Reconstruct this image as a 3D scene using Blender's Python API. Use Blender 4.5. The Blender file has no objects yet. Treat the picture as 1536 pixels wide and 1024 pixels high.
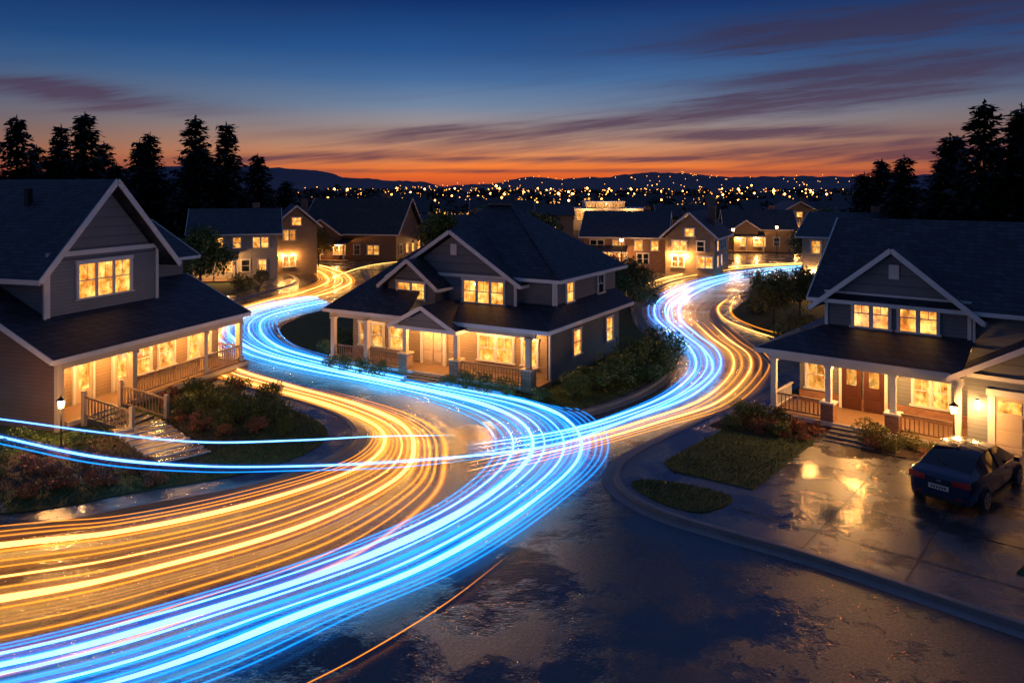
import bpy, math, random
import numpy as np
from mathutils import Vector, Matrix
R = random.Random(7)
rng = np.random.default_rng(11)
scene = bpy.context.scene
COL = scene.collection

# ------------------------------------------------------------------ node helpers
def new_mat(name):
    m = bpy.data.materials.new(name); m.use_nodes = True
    nt = m.node_tree; nt.nodes.clear()
    out = nt.nodes.new('ShaderNodeOutputMaterial')
    return m, nt, out
class NT:
    def __init__(s, nt): s.nt = nt
    def n(s, t, **k):
        x = s.nt.nodes.new(t)
        for a, b in k.items(): setattr(x, a, b)
        return x
    def put(s, sock, v):
        if v is None: return
        if isinstance(v, (int, float)): 
            sock.default_value = v
        elif isinstance(v, tuple):
            sock.default_value = v if len(v) == len(sock.default_value) else (*v, 1.0)
        else: s.nt.links.new(v, sock)
    def math(s, op, a, b=None, c=None, clamp=False):
        x = s.n('ShaderNodeMath', operation=op); x.use_clamp = clamp
        s.put(x.inputs[0], a); s.put(x.inputs[1], b); s.put(x.inputs[2], c)
        return x.outputs[0]
    def comb(s, x, y, z=0.0):
        c = s.n('ShaderNodeCombineXYZ')
        s.put(c.inputs[0], x); s.put(c.inputs[1], y); s.put(c.inputs[2], z); return c.outputs[0]
    def sep(s, v):
        c = s.n('ShaderNodeSeparateXYZ'); s.nt.links.new(v, c.inputs[0]); return c.outputs
    def noise(s, v, scale, detail=3.0, rough=0.55):
        x = s.n('ShaderNodeTexNoise'); 
        if v is not None: s.nt.links.new(v, x.inputs['Vector'])
        x.inputs['Scale'].default_value = scale; x.inputs['Detail'].default_value = detail
        x.inputs['Roughness'].default_value = rough
        return x.outputs['Fac']
    def ramp(s, f, stops, interp='LINEAR'):
        x = s.n('ShaderNodeValToRGB'); cr = x.color_ramp; cr.interpolation = interp
        while len(cr.elements) < len(stops): cr.elements.new(0.5)
        for e, (p, c) in zip(cr.elements, stops):
            e.position = p; e.color = (*c, 1) if len(c) == 3 else c
        s.put(x.inputs[0], f); return x.outputs[0]
    def mix(s, f, a, b):
        x = s.n('ShaderNodeMix', data_type='RGBA')
        s.put(x.inputs[0], f); s.put(x.inputs[6], a); s.put(x.inputs[7], b); return x.outputs[2]
    def bump(s, h, st=0.3, dist=0.02):
        x = s.n('ShaderNodeBump'); x.inputs['Strength'].default_value = st
        x.inputs['Distance'].default_value = dist; s.put(x.inputs['Height'], h); return x.outputs[0]
def g(v): return (v, v, v)

def pbsdf(T, out, col, rough=0.6, normal=None, metal=0.0, spec=0.5, coat=0.0, coat_rough=None):
    b = T.n('ShaderNodeBsdfPrincipled')
    T.put(b.inputs['Base Color'], col); T.put(b.inputs['Roughness'], rough)
    b.inputs['Metallic'].default_value = metal
    b.inputs['Specular IOR Level'].default_value = spec
    b.inputs['Coat Weight'].default_value = coat
    if coat_rough is not None: T.put(b.inputs['Coat Roughness'], coat_rough)
    if normal is not None:
        T.nt.links.new(normal, b.inputs['Normal'])
        if coat_rough is not None: T.nt.links.new(normal, b.inputs['Coat Normal'])
    T.nt.links.new(b.outputs[0], out.inputs[0]); return b
def obj_co(T): return T.n('ShaderNodeTexCoord').outputs['Object']

M = {}
def nosample(n): M[n].cycles.emission_sampling = 'NONE'
def m_plain(name, col, rough=0.6, var=0.25, scale=3.0, metal=0, coat=0, bump=0.0):
    m, nt, out = new_mat(name); T = NT(nt); co = obj_co(T)
    f = T.noise(co, scale, 5)
    c = T.mix(f, tuple(x*(1-var) for x in col), tuple(min(1, x*(1+var)) for x in col))
    nrm = T.bump(T.noise(co, scale*12, 3), bump) if bump else None
    pbsdf(T, out, c, rough, nrm, metal, coat=coat); M[name] = m; return m
def m_siding(name, col, pitch=0.16):
    m, nt, out = new_mat(name); T = NT(nt); co = obj_co(T); x, y, z = T.sep(co)
    fr = T.math('FRACT', T.math('DIVIDE', z, pitch))
    row = T.math('FLOOR', T.math('DIVIDE', z, pitch))
    groove = T.ramp(fr, [(0, g(.3)), (0.12, g(1)), (1, g(.9))])
    nz = T.noise(T.comb(T.math('MULTIPLY', T.math('ADD', x, y), .5), T.math('MULTIPLY', row, 3.1), 0.0), 1.5, 4)
    gr = T.noise(co, 2.0, 6)
    c = T.mix(nz, tuple(a*.75 for a in col), tuple(a*1.2 for a in col))
    c = T.mix(T.math('MULTIPLY', gr, .35), c, tuple(a*.5 for a in col))
    mm = T.n('ShaderNodeMix', data_type='RGBA', blend_type='MULTIPLY'); mm.inputs[0].default_value = 1
    nt.links.new(c, mm.inputs[6]); nt.links.new(groove, mm.inputs[7])
    pbsdf(T, out, mm.outputs[2], .55, T.bump(T.math('SUBTRACT', 1.0, fr), .7, .03)); M[name] = m
def m_shingle(name, col):
    m, nt, out = new_mat(name); T = NT(nt); co = obj_co(T); x, y, z = T.sep(co)
    b = T.n('ShaderNodeTexBrick'); nt.links.new(T.comb(T.math('ADD', x, y), T.math('MULTIPLY', z, 1.6), 0.0), b.inputs['Vector'])
    b.inputs['Scale'].default_value = 1.0; b.inputs['Brick Width'].default_value = .36; b.inputs['Row Height'].default_value = .24
    b.inputs['Mortar Size'].default_value = .02; b.inputs['Color1'].default_value = (*[a*.5 for a in col], 1)
    b.inputs['Color2'].default_value = (*[a*1.7 for a in col], 1); b.inputs['Mortar'].default_value = (*[a*.15 for a in col], 1)
    gr = T.noise(co, .8, 6)
    c = T.mix(T.math('MULTIPLY', gr, .5), b.outputs[0], tuple(a*.5 for a in col))
    h = T.math('ADD', T.math('MULTIPLY', b.outputs['Fac'], -1.0), T.math('MULTIPLY', T.noise(co, 40, 2), .6))
    pbsdf(T, out, c, .5, T.bump(h, .7, .03)); M[name] = m
def m_brick(name, c1, c2, mortar, w=.22, h=.075):
    m, nt, out = new_mat(name); T = NT(nt); co = obj_co(T); x, y, z = T.sep(co)
    b = T.n('ShaderNodeTexBrick'); nt.links.new(T.comb(T.math('ADD', x, y), z, 0.0), b.inputs['Vector'])
    b.inputs['Scale'].default_value = 1.0; b.inputs['Brick Width'].default_value = w; b.inputs['Row Height'].default_value = h
    b.inputs['Mortar Size'].default_value = .008; b.inputs['Color1'].default_value = (*c1, 1); b.inputs['Color2'].default_value = (*c2, 1)
    b.inputs['Mortar'].default_value = (*mortar, 1)
    pbsdf(T, out, b.outputs[0], .8, T.bump(T.math('MULTIPLY', b.outputs['Fac'], -1.0), .6, .01)); M[name] = m
def m_window(name, lo, hi, seed):
    m, nt, out = new_mat(name); T = NT(nt); co = obj_co(T)
    x, y, z = T.sep(co)
    xy = T.math('ADD', x, y)
    v = T.comb(T.math('MULTIPLY', xy, 1.3), T.math('ADD', T.math('MULTIPLY', z, 1.0), seed), 0.0)
    f = T.noise(v, 1.5, 4)
    shapes = T.ramp(T.noise(T.comb(T.math('MULTIPLY', xy, 3.0), T.math('MULTIPLY', z, 2.0), seed+2), 1.4, 2), [(.40, g(.55)), (.46, g(1)), (.6, g(1)), (.66, g(1.0))])
    pleat = T.noise(T.comb(T.math('MULTIPLY', xy, 16.0), T.math('MULTIPLY', z, .4), seed), 1.0, 2)
    col = T.ramp(f, [(.3, (1, .25, .025)), (.5, (1, .40, .065)), (.68, (1, .55, .14))])
    st = T.math('ADD', lo, T.math('MULTIPLY', T.ramp(f, [(.3, g(0)), (.7, g(1))]), hi-lo))
    st = T.math('MULTIPLY', T.math('MULTIPLY', st, shapes), T.math('ADD', .65, T.math('MULTIPLY', pleat, .7)))
    e = T.n('ShaderNodeEmission'); nt.links.new(col, e.inputs[0]); nt.links.new(st, e.inputs[1])
    gl = T.n('ShaderNodeBsdfGlossy'); gl.inputs[0].default_value = (.05, .05, .05, 1); gl.inputs[1].default_value = .05
    a = T.n('ShaderNodeAddShader'); nt.links.new(e.outputs[0], a.inputs[0]); nt.links.new(gl.outputs[0], a.inputs[1])
    nt.links.new(a.outputs[0], out.inputs[0]); M[name] = m
def m_emit(name, col, st):
    m, nt, out = new_mat(name); T = NT(nt)
    e = T.n('ShaderNodeEmission'); e.inputs[0].default_value = (*col, 1); e.inputs[1].default_value = st
    nt.links.new(e.outputs[0], out.inputs[0]); M[name] = m

m_plain('trim_white', (.62, .62, .62), .45, .15, 2)
m_plain('cream_paint', (.55, .46, .34), .5, .15, 2)
m_plain('porch_timber', (.28, .2, .13), .5, .2, 3)
m_siding('siding_slate', (.15, .17, .20))
m_siding('siding_grey', (.22, .24, .265))
m_siding('siding_tan', (.32, .23, .14))
m_siding('siding_brown', (.24, .14, .085))
m_siding('siding_light', (.42, .40, .36))
m_siding('panel_slate', (.16, .175, .20), .45)
m_shingle('shingles', (.032, .039, .056))
m_shingle('shingles_brown', (.05, .035, .03))
m_brick('brick', (.22, .09, .05), (.34, .16, .09), (.25, .22, .2))
m_brick('stone', (.25, .17, .11), (.36, .26, .18), (.15, .12, .1), .36, .16)
m_plain('wood_deck', (.22, .14, .09), .4, .3, 4)
m_plain('door_red', (.06, .02, .013), .35, .25, 4)
m_plain('door_white', (.55, .45, .32), .4, .1, 3)
m_plain('black_metal', (.015, .015, .015), .35, .2, 5)
m_plain('bark', (.06, .045, .035), .9, .4, 6)
m_plain('dark_glass', (.01, .014, .02), .06, .2, 1)
m_window('window_glow', .8, 2.3, 0.0)
m_window('window_glow_soft', .45, 1.4, 5.3)
m_emit('lamp_bulb', (1, .50, .15), 45)
m_emit('town_bulb', (1, .36, .06), 5)
m_emit('town_bulb_bright', (1, .38, .07), 18)
m_emit('far_window', (1, .42, .08), 2.0)
for k in ('lamp_bulb', 'town_bulb', 'town_bulb_bright', 'far_window'): nosample(k)

# asphalt (wet): stone aggregate, with puddled (smooth) and merely damp (rougher) areas
m, nt, out = new_mat('wet_asphalt'); T = NT(nt); co = obj_co(T)
big = T.noise(co, .28, 6, .65); fine = T.noise(co, 34, 2, .6); grain = T.noise(co, 13, 3, .75)
puddle = T.ramp(big, [(.44, g(0)), (.54, g(1))])       # 0 = puddle film, 1 = damp aggregate
c = T.mix(big, (.009, .011, .016), (.022, .024, .030))
c = T.mix(T.ramp(grain, [(.45, g(0)), (.72, g(.8))]), c, (.075, .073, .075))
c = T.mix(T.math('MULTIPLY', fine, .3), c, (.012, .012, .014))
ro = T.math('ADD', .07, T.math('MULTIPLY', puddle, .15))
h = T.math('ADD', T.math('MULTIPLY', fine, .4), T.math('ADD', T.math('MULTIPLY', grain, 1.5), T.math('MULTIPLY', T.noise(co, 3.5, 2), .6)))
h = T.math('MULTIPLY', h, T.math('ADD', .45, T.math('MULTIPLY', puddle, .75)))
pbsdf(T, out, c, ro, T.bump(h, 1.0, .0135), spec=1.0, coat=.35, coat_rough=T.math('ADD', .10, T.math('MULTIPLY', puddle, .22))); M['wet_asphalt'] = m
m, nt, out = new_mat('concrete'); T = NT(nt); co = obj_co(T)
big = T.noise(co, .5, 6, .65); fine = T.noise(co, 14, 4, .7)
wet = T.ramp(big, [(.42, g(0)), (.54, g(1))])
c = T.mix(wet, (.05, .048, .046), (.13, .126, .12)); c = T.mix(T.ramp(fine, [(.4, g(0)), (.7, g(.6))]), c, (.07, .07, .07))
h = T.math('MULTIPLY', T.math('ADD', T.math('MULTIPLY', fine, 1.2), T.math('MULTIPLY', T.noise(co, 5, 2), .7)), T.math('ADD', .4, T.math('MULTIPLY', wet, .6)))
pbsdf(T, out, c, T.math('ADD', .07, T.math('MULTIPLY', wet, .2)), T.bump(h, 1.0, .0105), spec=1.0, coat=.3, coat_rough=T.math('ADD', .1, T.math('MULTIPLY', wet, .22))); M['concrete'] = m
m_plain('kerb_concrete', (.22, .21, .205), .35, .3, 1.5, bump=.15)
m_plain('joint_dark', (.02, .02, .02), .6)
m_plain('earth', (.018, .02, .018), .95, .5, .01)
m_plain('mulch', (.045, .028, .018), .95, .5, 6, bump=.8)
m_plain('lawn', (.04, .07, .014), .9, .5, 1.2, bump=.6)
m_plain('hill_haze', (.075, .085, .13), 1.0, .4, .004)  # bluish distance haze is painted into this albedo
def m_leaf(name, a, b, tr=.15):
    m, nt, out = new_mat(name); T = NT(nt)
    gi = T.n('ShaderNodeNewGeometry').outputs['Random Per Island']
    co = obj_co(T); f = T.noise(co, 1.7, 2)
    c = T.mix(T.math('MULTIPLY', T.math('ADD', gi, f), .5), a, b)
    bs = pbsdf(T, out, c, .5)
    M[name] = m
m_leaf('leaf_green', (.018, .045, .008), (.12, .18, .035))
m_leaf('leaf_warm_lit', (.04, .05, .008), (.24, .21, .035))  # raised yellowish albedo stands in for warm lamplight on the foliage
m_leaf('leaf_red', (.14, .025, .015), (.75, .20, .14))
m_leaf('needles', (.004, .008, .006), (.014, .022, .013))
m_leaf('blade', (.026, .055, .008), (.12, .18, .03))

# ------------------------------------------------------------------ geometry helpers
def mesh_obj(name, verts, faces, mats, parent=None, loc=(0, 0, 0), mi=None, smooth=False, uvs=None):
    me = bpy.data.meshes.new(name); me.from_pydata([tuple(v) for v in verts], [], [tuple(f) for f in faces])
    for x in (mats if isinstance(mats, (list, tuple)) else [mats]): me.materials.append(M[x] if isinstance(x, str) else x)
    if mi is not None: me.polygons.foreach_set('material_index', mi)
    if smooth: me.polygons.foreach_set('use_smooth', [True]*len(me.polygons))
    if uvs is not None:
        ul = me.uv_layers.new(name='UVMap'); 
        arr = np.array([uvs[l.vertex_index] for l in me.loops], dtype=np.float32).ravel()
        ul.data.foreach_set('uv', arr)
    me.update()
    o = bpy.data.objects.new(name, me); COL.objects.link(o); o.location = loc
    if parent: o.parent = parent
    return o
def empty(name, loc, ang=0):
    e = bpy.data.objects.new(name, None); COL.objects.link(e); e.location = loc; e.rotation_euler = (0, 0, ang); e.empty_display_size = .3
    return e
def point(name, loc, watts, parent=None, col=(1, .45, .12), r=.07):
    l = bpy.data.lights.new(name, 'POINT'); l.energy = watts; l.color = col; l.shadow_soft_size = r
    o = bpy.data.objects.new(name, l); COL.objects.link(o); o.location = loc
    if parent: o.parent = parent
    return o

class B:
    """collects parts in local space of one object and makes children of one Empty"""
    def __init__(s, name, loc, ang=0):
        s.root = empty(name, loc, ang); s.p = {}
    def _g(s, part, mat):
        return s.p.setdefault((part, mat), ([], []))
    def add(s, part, mat, vs, fs):
        V, F = s._g(part, mat); n = len(V); V.extend(vs); F.extend([tuple(i+n for i in f) for f in fs])
    def box(s, part, mat, x0, x1, y0, y1, z0, z1):
        vs = [(x, y, z) for z in (z0, z1) for x, y in ((x0, y0), (x1, y0), (x1, y1), (x0, y1))]
        s.add(part, mat, vs, [(3, 2, 1, 0), (4, 5, 6, 7), (0, 1, 5, 4), (1, 2, 6, 5), (2, 3, 7, 6), (3, 0, 4, 7)])
    def ext(s, part, mat, pts, vec):
        n = len(pts); vs = [tuple(p) for p in pts] + [tuple(p[i]+vec[i] for i in range(3)) for p in pts]
        fs = [tuple(range(n)), tuple(range(2*n-1, n-1, -1))] + [(i, i+n, (i+1) % n+n, (i+1) % n) for i in range(n)]
        s.add(part, mat, vs, fs)
    def slab(s, pts, t=.14, part='roof', mat='shingles'): s.ext(part, mat, pts, (0, 0, -t))
    def beam(s, part, mat, p0, p1, w, h):
        p0 = Vector(p0); p1 = Vector(p1); d = (p1-p0).normalized()
        side = d.cross(Vector((0, 0, 1)))
        side = Vector((1, 0, 0)) if side.length < .01 else side.normalized()
        up = side.cross(d).normalized(); a = side*w/2; b = up*h/2
        vs = [p0-a-b, p0+a-b, p0+a+b, p0-a+b, p1-a-b, p1+a-b, p1+a+b, p1-a+b]
        s.add(part, mat, [tuple(v) for v in vs], [(0, 1, 2, 3), (7, 6, 5, 4), (0, 4, 5, 1), (1, 5, 6, 2), (2, 6, 7, 3), (3, 7, 4, 0)])
    def cyl(s, part, mat, c, r0, r1, h, n=12, axis='z'):
        vs = []
        for k, r in ((0, r0), (h, r1)):
            for i in range(n):
                a = 2*math.pi*i/n
                q = (r*math.cos(a), r*math.sin(a), k)
                if axis == 'y': q = (q[0], q[2], q[1])
                vs.append((c[0]+q[0], c[1]+q[1], c[2]+q[2]))
        s.add(part, mat, vs, [tuple(range(n)), tuple(range(2*n-1, n-1, -1))] + [(i, (i+1) % n, (i+1) % n+n, i+n) for i in range(n)])
    def win(s, side, plane, a0, a1, z0, z1, n=1, lit='window_glow', trim='trim_white', bars=True, fw=.10):
        def bx(part, mat, sa, sb, o0, o1, za, zb):
            if side == 'F': s.box(part, mat, sa, sb, plane-o1, plane-o0, za, zb)
            elif side == 'R': s.box(part, mat, plane+o0, plane+o1, sa, sb, za, zb)
            else: s.box(part, mat, plane-o1, plane-o0, sa, sb, za, zb)
        bx('window_panes', lit, a0, a1, .004, .02, z0, z1)
        bx('window_frames', trim, a0-fw, a0, 0.002, .085, z0, z1); bx('window_frames', trim, a1, a1+fw, 0.002, .085, z0, z1)
        bx('window_frames', trim, a0-fw-.04, a1+fw+.04, 0.001, .1, z1, z1+fw*1.2)
        bx('window_sills', trim, a0-fw-.06, a1+fw+.06, 0.001, .13, z0-.08, z0)
        wd = (a1-a0)/n
        for i in range(1, n): bx('mullions', trim, a0+i*wd-.05, a0+i*wd+.05, .021, .075, z0, z1)
        for i in range(n):
            l = a0+i*wd+(.05 if i else 0); r = a0+(i+1)*wd-(.05 if i < n-1 else 0)
            bx('sashes', trim, l, l+.035, .0205, .05, z0, z1); bx('sashes', trim, r-.035, r, .0205, .05, z0, z1)
            zm = (z0+z1)/2
            bx('sashes', trim, l+.035, r-.035, .0205, .052, zm-.022, zm+.022)
            bx('sashes', trim, l+.035, r-.035, .0205, .05, z1-.035, z1)
            if bars:
                bx('glazing_bars', trim, (l+r)/2-.012, (l+r)/2+.012, .0207, .036, zm+.022, z1-.035)
    def rail(s, p0, p1, mat='porch_timber', h=.85, step=.16):
        p0 = Vector(p0); p1 = Vector(p1); L = (p1-p0).length; u = Vector((0, 0, 1))
        s.beam('railing', mat, p0+u*h, p1+u*h, .09, .07); s.beam('railing', mat, p0+u*.12, p1+u*.12, .05, .06)
        n = max(2, int(L/step))
        for i in range(1, n):
            q = p0.lerp(p1, i/n); s.beam('railing', mat, q+u*.14, q+u*(h-.03), .04, .04)
    def post(s, x, y, z0, z1, w=.2, mat='cream_paint', pier=None, ph=.9):
        if pier:
            s.box('porch_piers', pier, x-w*1.15, x+w*1.15, y-w*1.15, y+w*1.15, 0.1, z0+ph)
            s.box('pier_caps', mat, x-w*1.35, x+w*1.35, y-w*1.35, y+w*1.35, z0+ph, z0+ph+.07)
            zz = z0+ph+.07
        else:
            zz = z0; s.box('post_bases', mat, x-w*.72, x+w*.72, y-w*.72, y+w*.72, z0, z0+.22)
        s.box('posts', mat, x-w/2, x+w/2, y-w/2, y+w/2, zz, z1)
        s.box('post_caps', mat, x-w*.7, x+w*.7, y-w*.7, y+w*.7, z1-.12, z1)
    def steps(s, x0, x1, y, ztop, n, tread, mat='concrete', z0=.1):
        rise = (ztop-z0)/(n+1)
        for i in range(n):
            s.box('steps', mat, x0, x1, y-(i+1)*tread, y-i*tread, z0, ztop-(i+1)*rise)
            s.box('step_nosing', 'kerb_concrete', x0-.01, x1+.01, y-(i+1)*tread-.02, y-(i+1)*tread+.06, ztop-(i+1)*rise-.05, ztop-(i+1)*rise+.006)
    def roof_y(s, x0, x1, y0, y1, ze, zr, t=.14, mat='shingles', trim='trim_white', fh=.2):
        xm = (x0+x1)/2
        s.slab([(x0, y0, ze), (xm, y0, zr), (xm, y1, zr), (x0, y1, ze)][::-1], t, 'roof', mat)
        s.slab([(xm, y0, zr), (x1, y0, ze), (x1, y1, ze), (xm, y1, zr)][::-1], t, 'roof', mat)
        for xx in (x0, x1):
            sg = -1 if xx == x0 else 1
            s.beam('rake_boards', trim, (xx+sg*.03, y0-.035, ze-.08), (xm, y0-.035, zr-.07), .06, fh)
            s.beam('eave_boards', trim, (xx+sg*.035, y0-.02, ze-.08), (xx+sg*.035, y1, ze-.08), .06, fh*.8)
    def roof_x(s, x0, x1, y0, y1, ze, zr, t=.14, mat='shingles', trim='trim_white', fh=.2):
        ym = (y0+y1)/2
        s.slab([(x0, y0, ze), (x1, y0, ze), (x1, ym, zr), (x0, ym, zr)], t, 'roof', mat)
        s.slab([(x0, ym, zr), (x1, ym, zr), (x1, y1, ze), (x0, y1, ze)], t, 'roof', mat)
        for yy in (y0, y1):
            sg = -1 if yy == y0 else 1
            for xx, sx in ((x0, -1), (x1, 1)):
                s.beam('rake_boards', trim, (xx+sx*.035, yy+sg*.03, ze-.08), (xx+sx*.035, ym, zr-.07), .06, fh)
            s.beam('eave_boards', trim, (x0-.02, yy+sg*.035, ze-.08), (x1+.02, yy+sg*.035, ze-.08), .06, fh*.8)
    def bulb(s, x, y, z, w, part='porch_light'):
        s.cyl(part, 'lamp_bulb', (x, y, z), .07, .055, .14, 8)
        s.cyl(part+'_cap', 'black_metal', (x, y, z+.141), .09, .03, .05, 8)
        point('porch_lamp', (x, y-.02, z-.1), w, s.root)
    def done(s):
        for (part, mat), (V, F) in s.p.items(): mesh_obj(part, V, F, mat, s.root)
        return s.root

# ------------------------------------------------------------------ curves / surfaces
def catmull(P, n=10, closed=False):
    P = [np.array(p, float) for p in P]; out = []
    N = len(P)
    rngN = N if closed else N-1
    for i in range(rngN):
        p0 = P[(i-1) % N] if (closed or i > 0) else 2*P[0]-P[1]
        p1 = P[i]; p2 = P[(i+1) % N]
        p3 = P[(i+2) % N] if (closed or i < N-2) else 2*P[-1]-P[-2]
        for k in range(n):
            t = k/n
            out.append(.5*((2*p1)+(-p0+p2)*t+(2*p0-5*p1+4*p2-p3)*t*t+(-p0+3*p1-3*p2+p3)*t**3))
    if not closed: out.append(P[-1])
    return np.array(out)
def offset(P, d):
    P = np.array(P)[:, :2]; t = np.gradient(P, axis=0); t /= np.linalg.norm(t, axis=1)[:, None]+1e-9
    return P+np.stack([-t[:, 1], t[:, 0]], 1)*d
from mathutils.geometry import tessellate_polygon
def sheet(name, poly, z, mat, thick=0, parent=None):
    pts = [Vector((p[0], p[1], z)) for p in poly]
    tris = tessellate_polygon([pts]); n = len(pts)
    vs = [tuple(p) for p in pts]; fs = []
    for t in tris:
        a, b, c = [pts[i] for i in t]
        fs.append(tuple(t) if (b-a).cross(c-a).z > 0 else tuple(t[::-1]))
    if thick:
        vs += [(p.x, p.y, z-thick) for p in pts]
        fs += [(i, (i+1) % n, (i+1) % n+n, i+n) for i in range(n)]
    return mesh_obj(name, vs, fs, mat, parent)
def strip(name, A, Bp, z0, z1, mat, parent=None):
    n = len(A); vs = [(a[0], a[1], z0) for a in A]+[(b[0], b[1], z1) for b in Bp]
    fs = [(i, i+1, i+1+n, i+n) for i in range(n-1)]
    return mesh_obj(name, vs, fs, mat, parent)

# ground
mesh_obj('ground', [(-6000, -300, -.03), (6000, -300, -.03), (6000, 7000, -.03), (-6000, 7000, -.03)], [(0, 1, 2, 3)], 'earth')
mesh_obj('road', [(-130, -40, 0), (130, -40, 0), (130, 113, 0), (-130, 113, 0)], [(0, 1, 2, 3)], 'wet_asphalt')

left_k = catmull([(-60, 11), (-26, 18.6), (-14.8, 22.1), (-11.7, 23.7), (-8.4, 25.6), (-6.6, 28.0), (-6.2, 30.7), (-7.5, 33.3), (-10.25, 35.9), (-12.7, 37.7), (-14.7, 39.3), (-17.2, 42), (-20.2, 46), (-22.6, 52.3), (-24.8, 62), (-23.4, 71.9), (-22.6, 80), (-27, 89), (-36, 95), (-60, 103)], 8)
right_k = catmull([(40, -8), (20, 9.5), (11.55, 17.3), (8.49, 20.2), (6.3, 21.9), (4.8, 23.1), (3.8, 24.5), (3.5, 25.8), (3.7, 27.06), (4.6, 28.6), (6.2, 30.5), (8.06, 32.6), (10.7, 35.5), (12.9, 38.5), (14.2, 42), (14.8, 46), (15, 51.1), (15.4, 57.5), (17.7, 65), (23.2, 74), (30.5, 82), (43.6, 89), (80, 94)], 8)
cent_k = catmull([(-60, 109), (-36, 107), (-25.7, 101), (-18.2, 92), (-14.7, 79), (-13.2, 70), (-14.3, 63.5), (-16.3, 58.5), (-16.6, 53.5), (-14.4, 48.6), (-11.2, 44.9), (-7.4, 41.4), (-4.3, 38.8), (-1.5, 37.1), (1.1, 34.7), (2.3, 33.9), (3.4, 34.0), (5.9, 36.6), (8.0, 40.2), (9.0, 44.2), (9.2, 50), (9.5, 57.5), (11.6, 69), (18.4, 83), (27.0, 92), (38.6, 98), (80, 104)], 8)
sheet('pavement', list(map(tuple, left_k))+[(-129, 103), (-129, 11)], .12, 'concrete', .125)
sheet('pavement', list(map(tuple, right_k))+[(129, 94), (129, -8)], .12, 'concrete', .125)
sheet('pavement', list(map(tuple, cent_k))+[(80, 112.5), (-60, 112.5)], .12, 'concrete', .125)
for k, sg in ((left_k, 1), (right_k, -1), (cent_k, 1)):
    inner = offset(k, .17*sg); 
    outr = offset(k, -.02*sg); gut = offset(k, -.42*sg)
    o = strip('kerb', outr, inner, .135, .135, 'kerb_concrete')
    strip('kerb_face', outr, outr, 0, .135, 'kerb_concrete', o)
    strip('gutter', gut, outr, .004, .004, 'kerb_concrete', o)

def lot(u, O):
    def f(a, b): return (O[0]+u[0]*a-u[1]*b, O[1]+u[1]*a+u[0]*b)
    return f
RL = lot((.7716, -.6361), (10.5, 33.06)); CL = lot((.866, -.5), (1.69, 36.0)); LL = lot((.3007, .9537), (-18.2, 30.5))

lawn_polys = []
def lawn(name, poly, grass=True, mat='lawn', z=.15):
    sheet(name, poly, z, mat, .026); 
    if grass: lawn_polys.append([tuple(p) for p in poly])
lk = offset(left_k, 1.15)
i0 = 8*2; i1 = 8*12
lawn('lawn', [tuple(p) for p in lk[i0:i1]]+[(-30, 46), (-45, 40), (-45, 18)])
lawn('lawn', catmull([(3.95, 25.5), (5.1, 25.75), (7.0, 24.45), (5.8, 23.25), (4.6, 24.0)], 5, True))
lawn('lawn', list(map(tuple, offset(right_k, -1.35)[8*9-2:8*13]))+[(17, 38), (12.3, 36), (11.4, 31.5), RL(3.1, -1.8), RL(3.1, -7.9), (5.6, 26.6)])
lawn('lawn', [tuple(p) for p in offset(cent_k, .45)[8*6:8*22]], True)
lawn('lawn', [(12.9, 19.6), (18, 24), (26, 20), (24, 9), (14.6, 17.2)])
lawn('lawn', [(16.5, 40), (17, 60), (22, 70), (40, 84), (90, 88), (90, 20), (40, 30), (28, 42)], False)
lawn('lawn', [(-27, 60), (-25, 76), (-30, 86), (-60, 99), (-110, 99), (-110, 50), (-34, 47)], False)
sheet('mulch_bed', [LL(-1.5, -7.5), LL(2.6, -7.2), LL(2.8, -3), LL(-.5, -1.5), (-20, 27), (-17, 24.6)], .157, 'mulch')
sheet('mulch_bed', [(8.1, 31.6), (9.8, 30.2), RL(3.0, -1.7), RL(2.6, 0), RL(-.6, 0), RL(-.8, 3), (10.2, 34)], .157, 'mulch')
sheet('mulch_bed', [RL(4.7, -1.6), RL(7.7, -1.6), RL(7.7, .1), RL(4.7, .1)], .157, 'mulch')
sheet('driveway', [(-23, 28), (-18.5, 26.8), (-15.3, 23.2), (-19.5, 21.7), (-28, 22)], .161, 'concrete')
gs = B('garden_steps', (-15.3, 31.2, 0), math.atan2(-3.6, 3.6))
for i in range(8):
    gs.box('treads', 'concrete', i*.62, i*.62+.5, -.95, .95, .1, .34-i*.02); gs.box('nosings', 'trim_white', i*.62+.44, i*.62+.52, -.97, .97, .27-i*.02, .346-i*.02)
gs.done()
for a in (5.7, 8.3, 10.9):
    sheet('pavement_joint', [RL(a, -1.7), RL(a+.05, -1.7), RL(a+.05, -11.2), RL(a, -11.2)], .125, 'joint_dark')
for b in (-4.2, -7.2, -9.7):
    sheet('pavement_joint', [RL(3.2, b), RL(14, b), RL(14, b+.05), RL(3.2, b+.05)], .1255, 'joint_dark')

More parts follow.
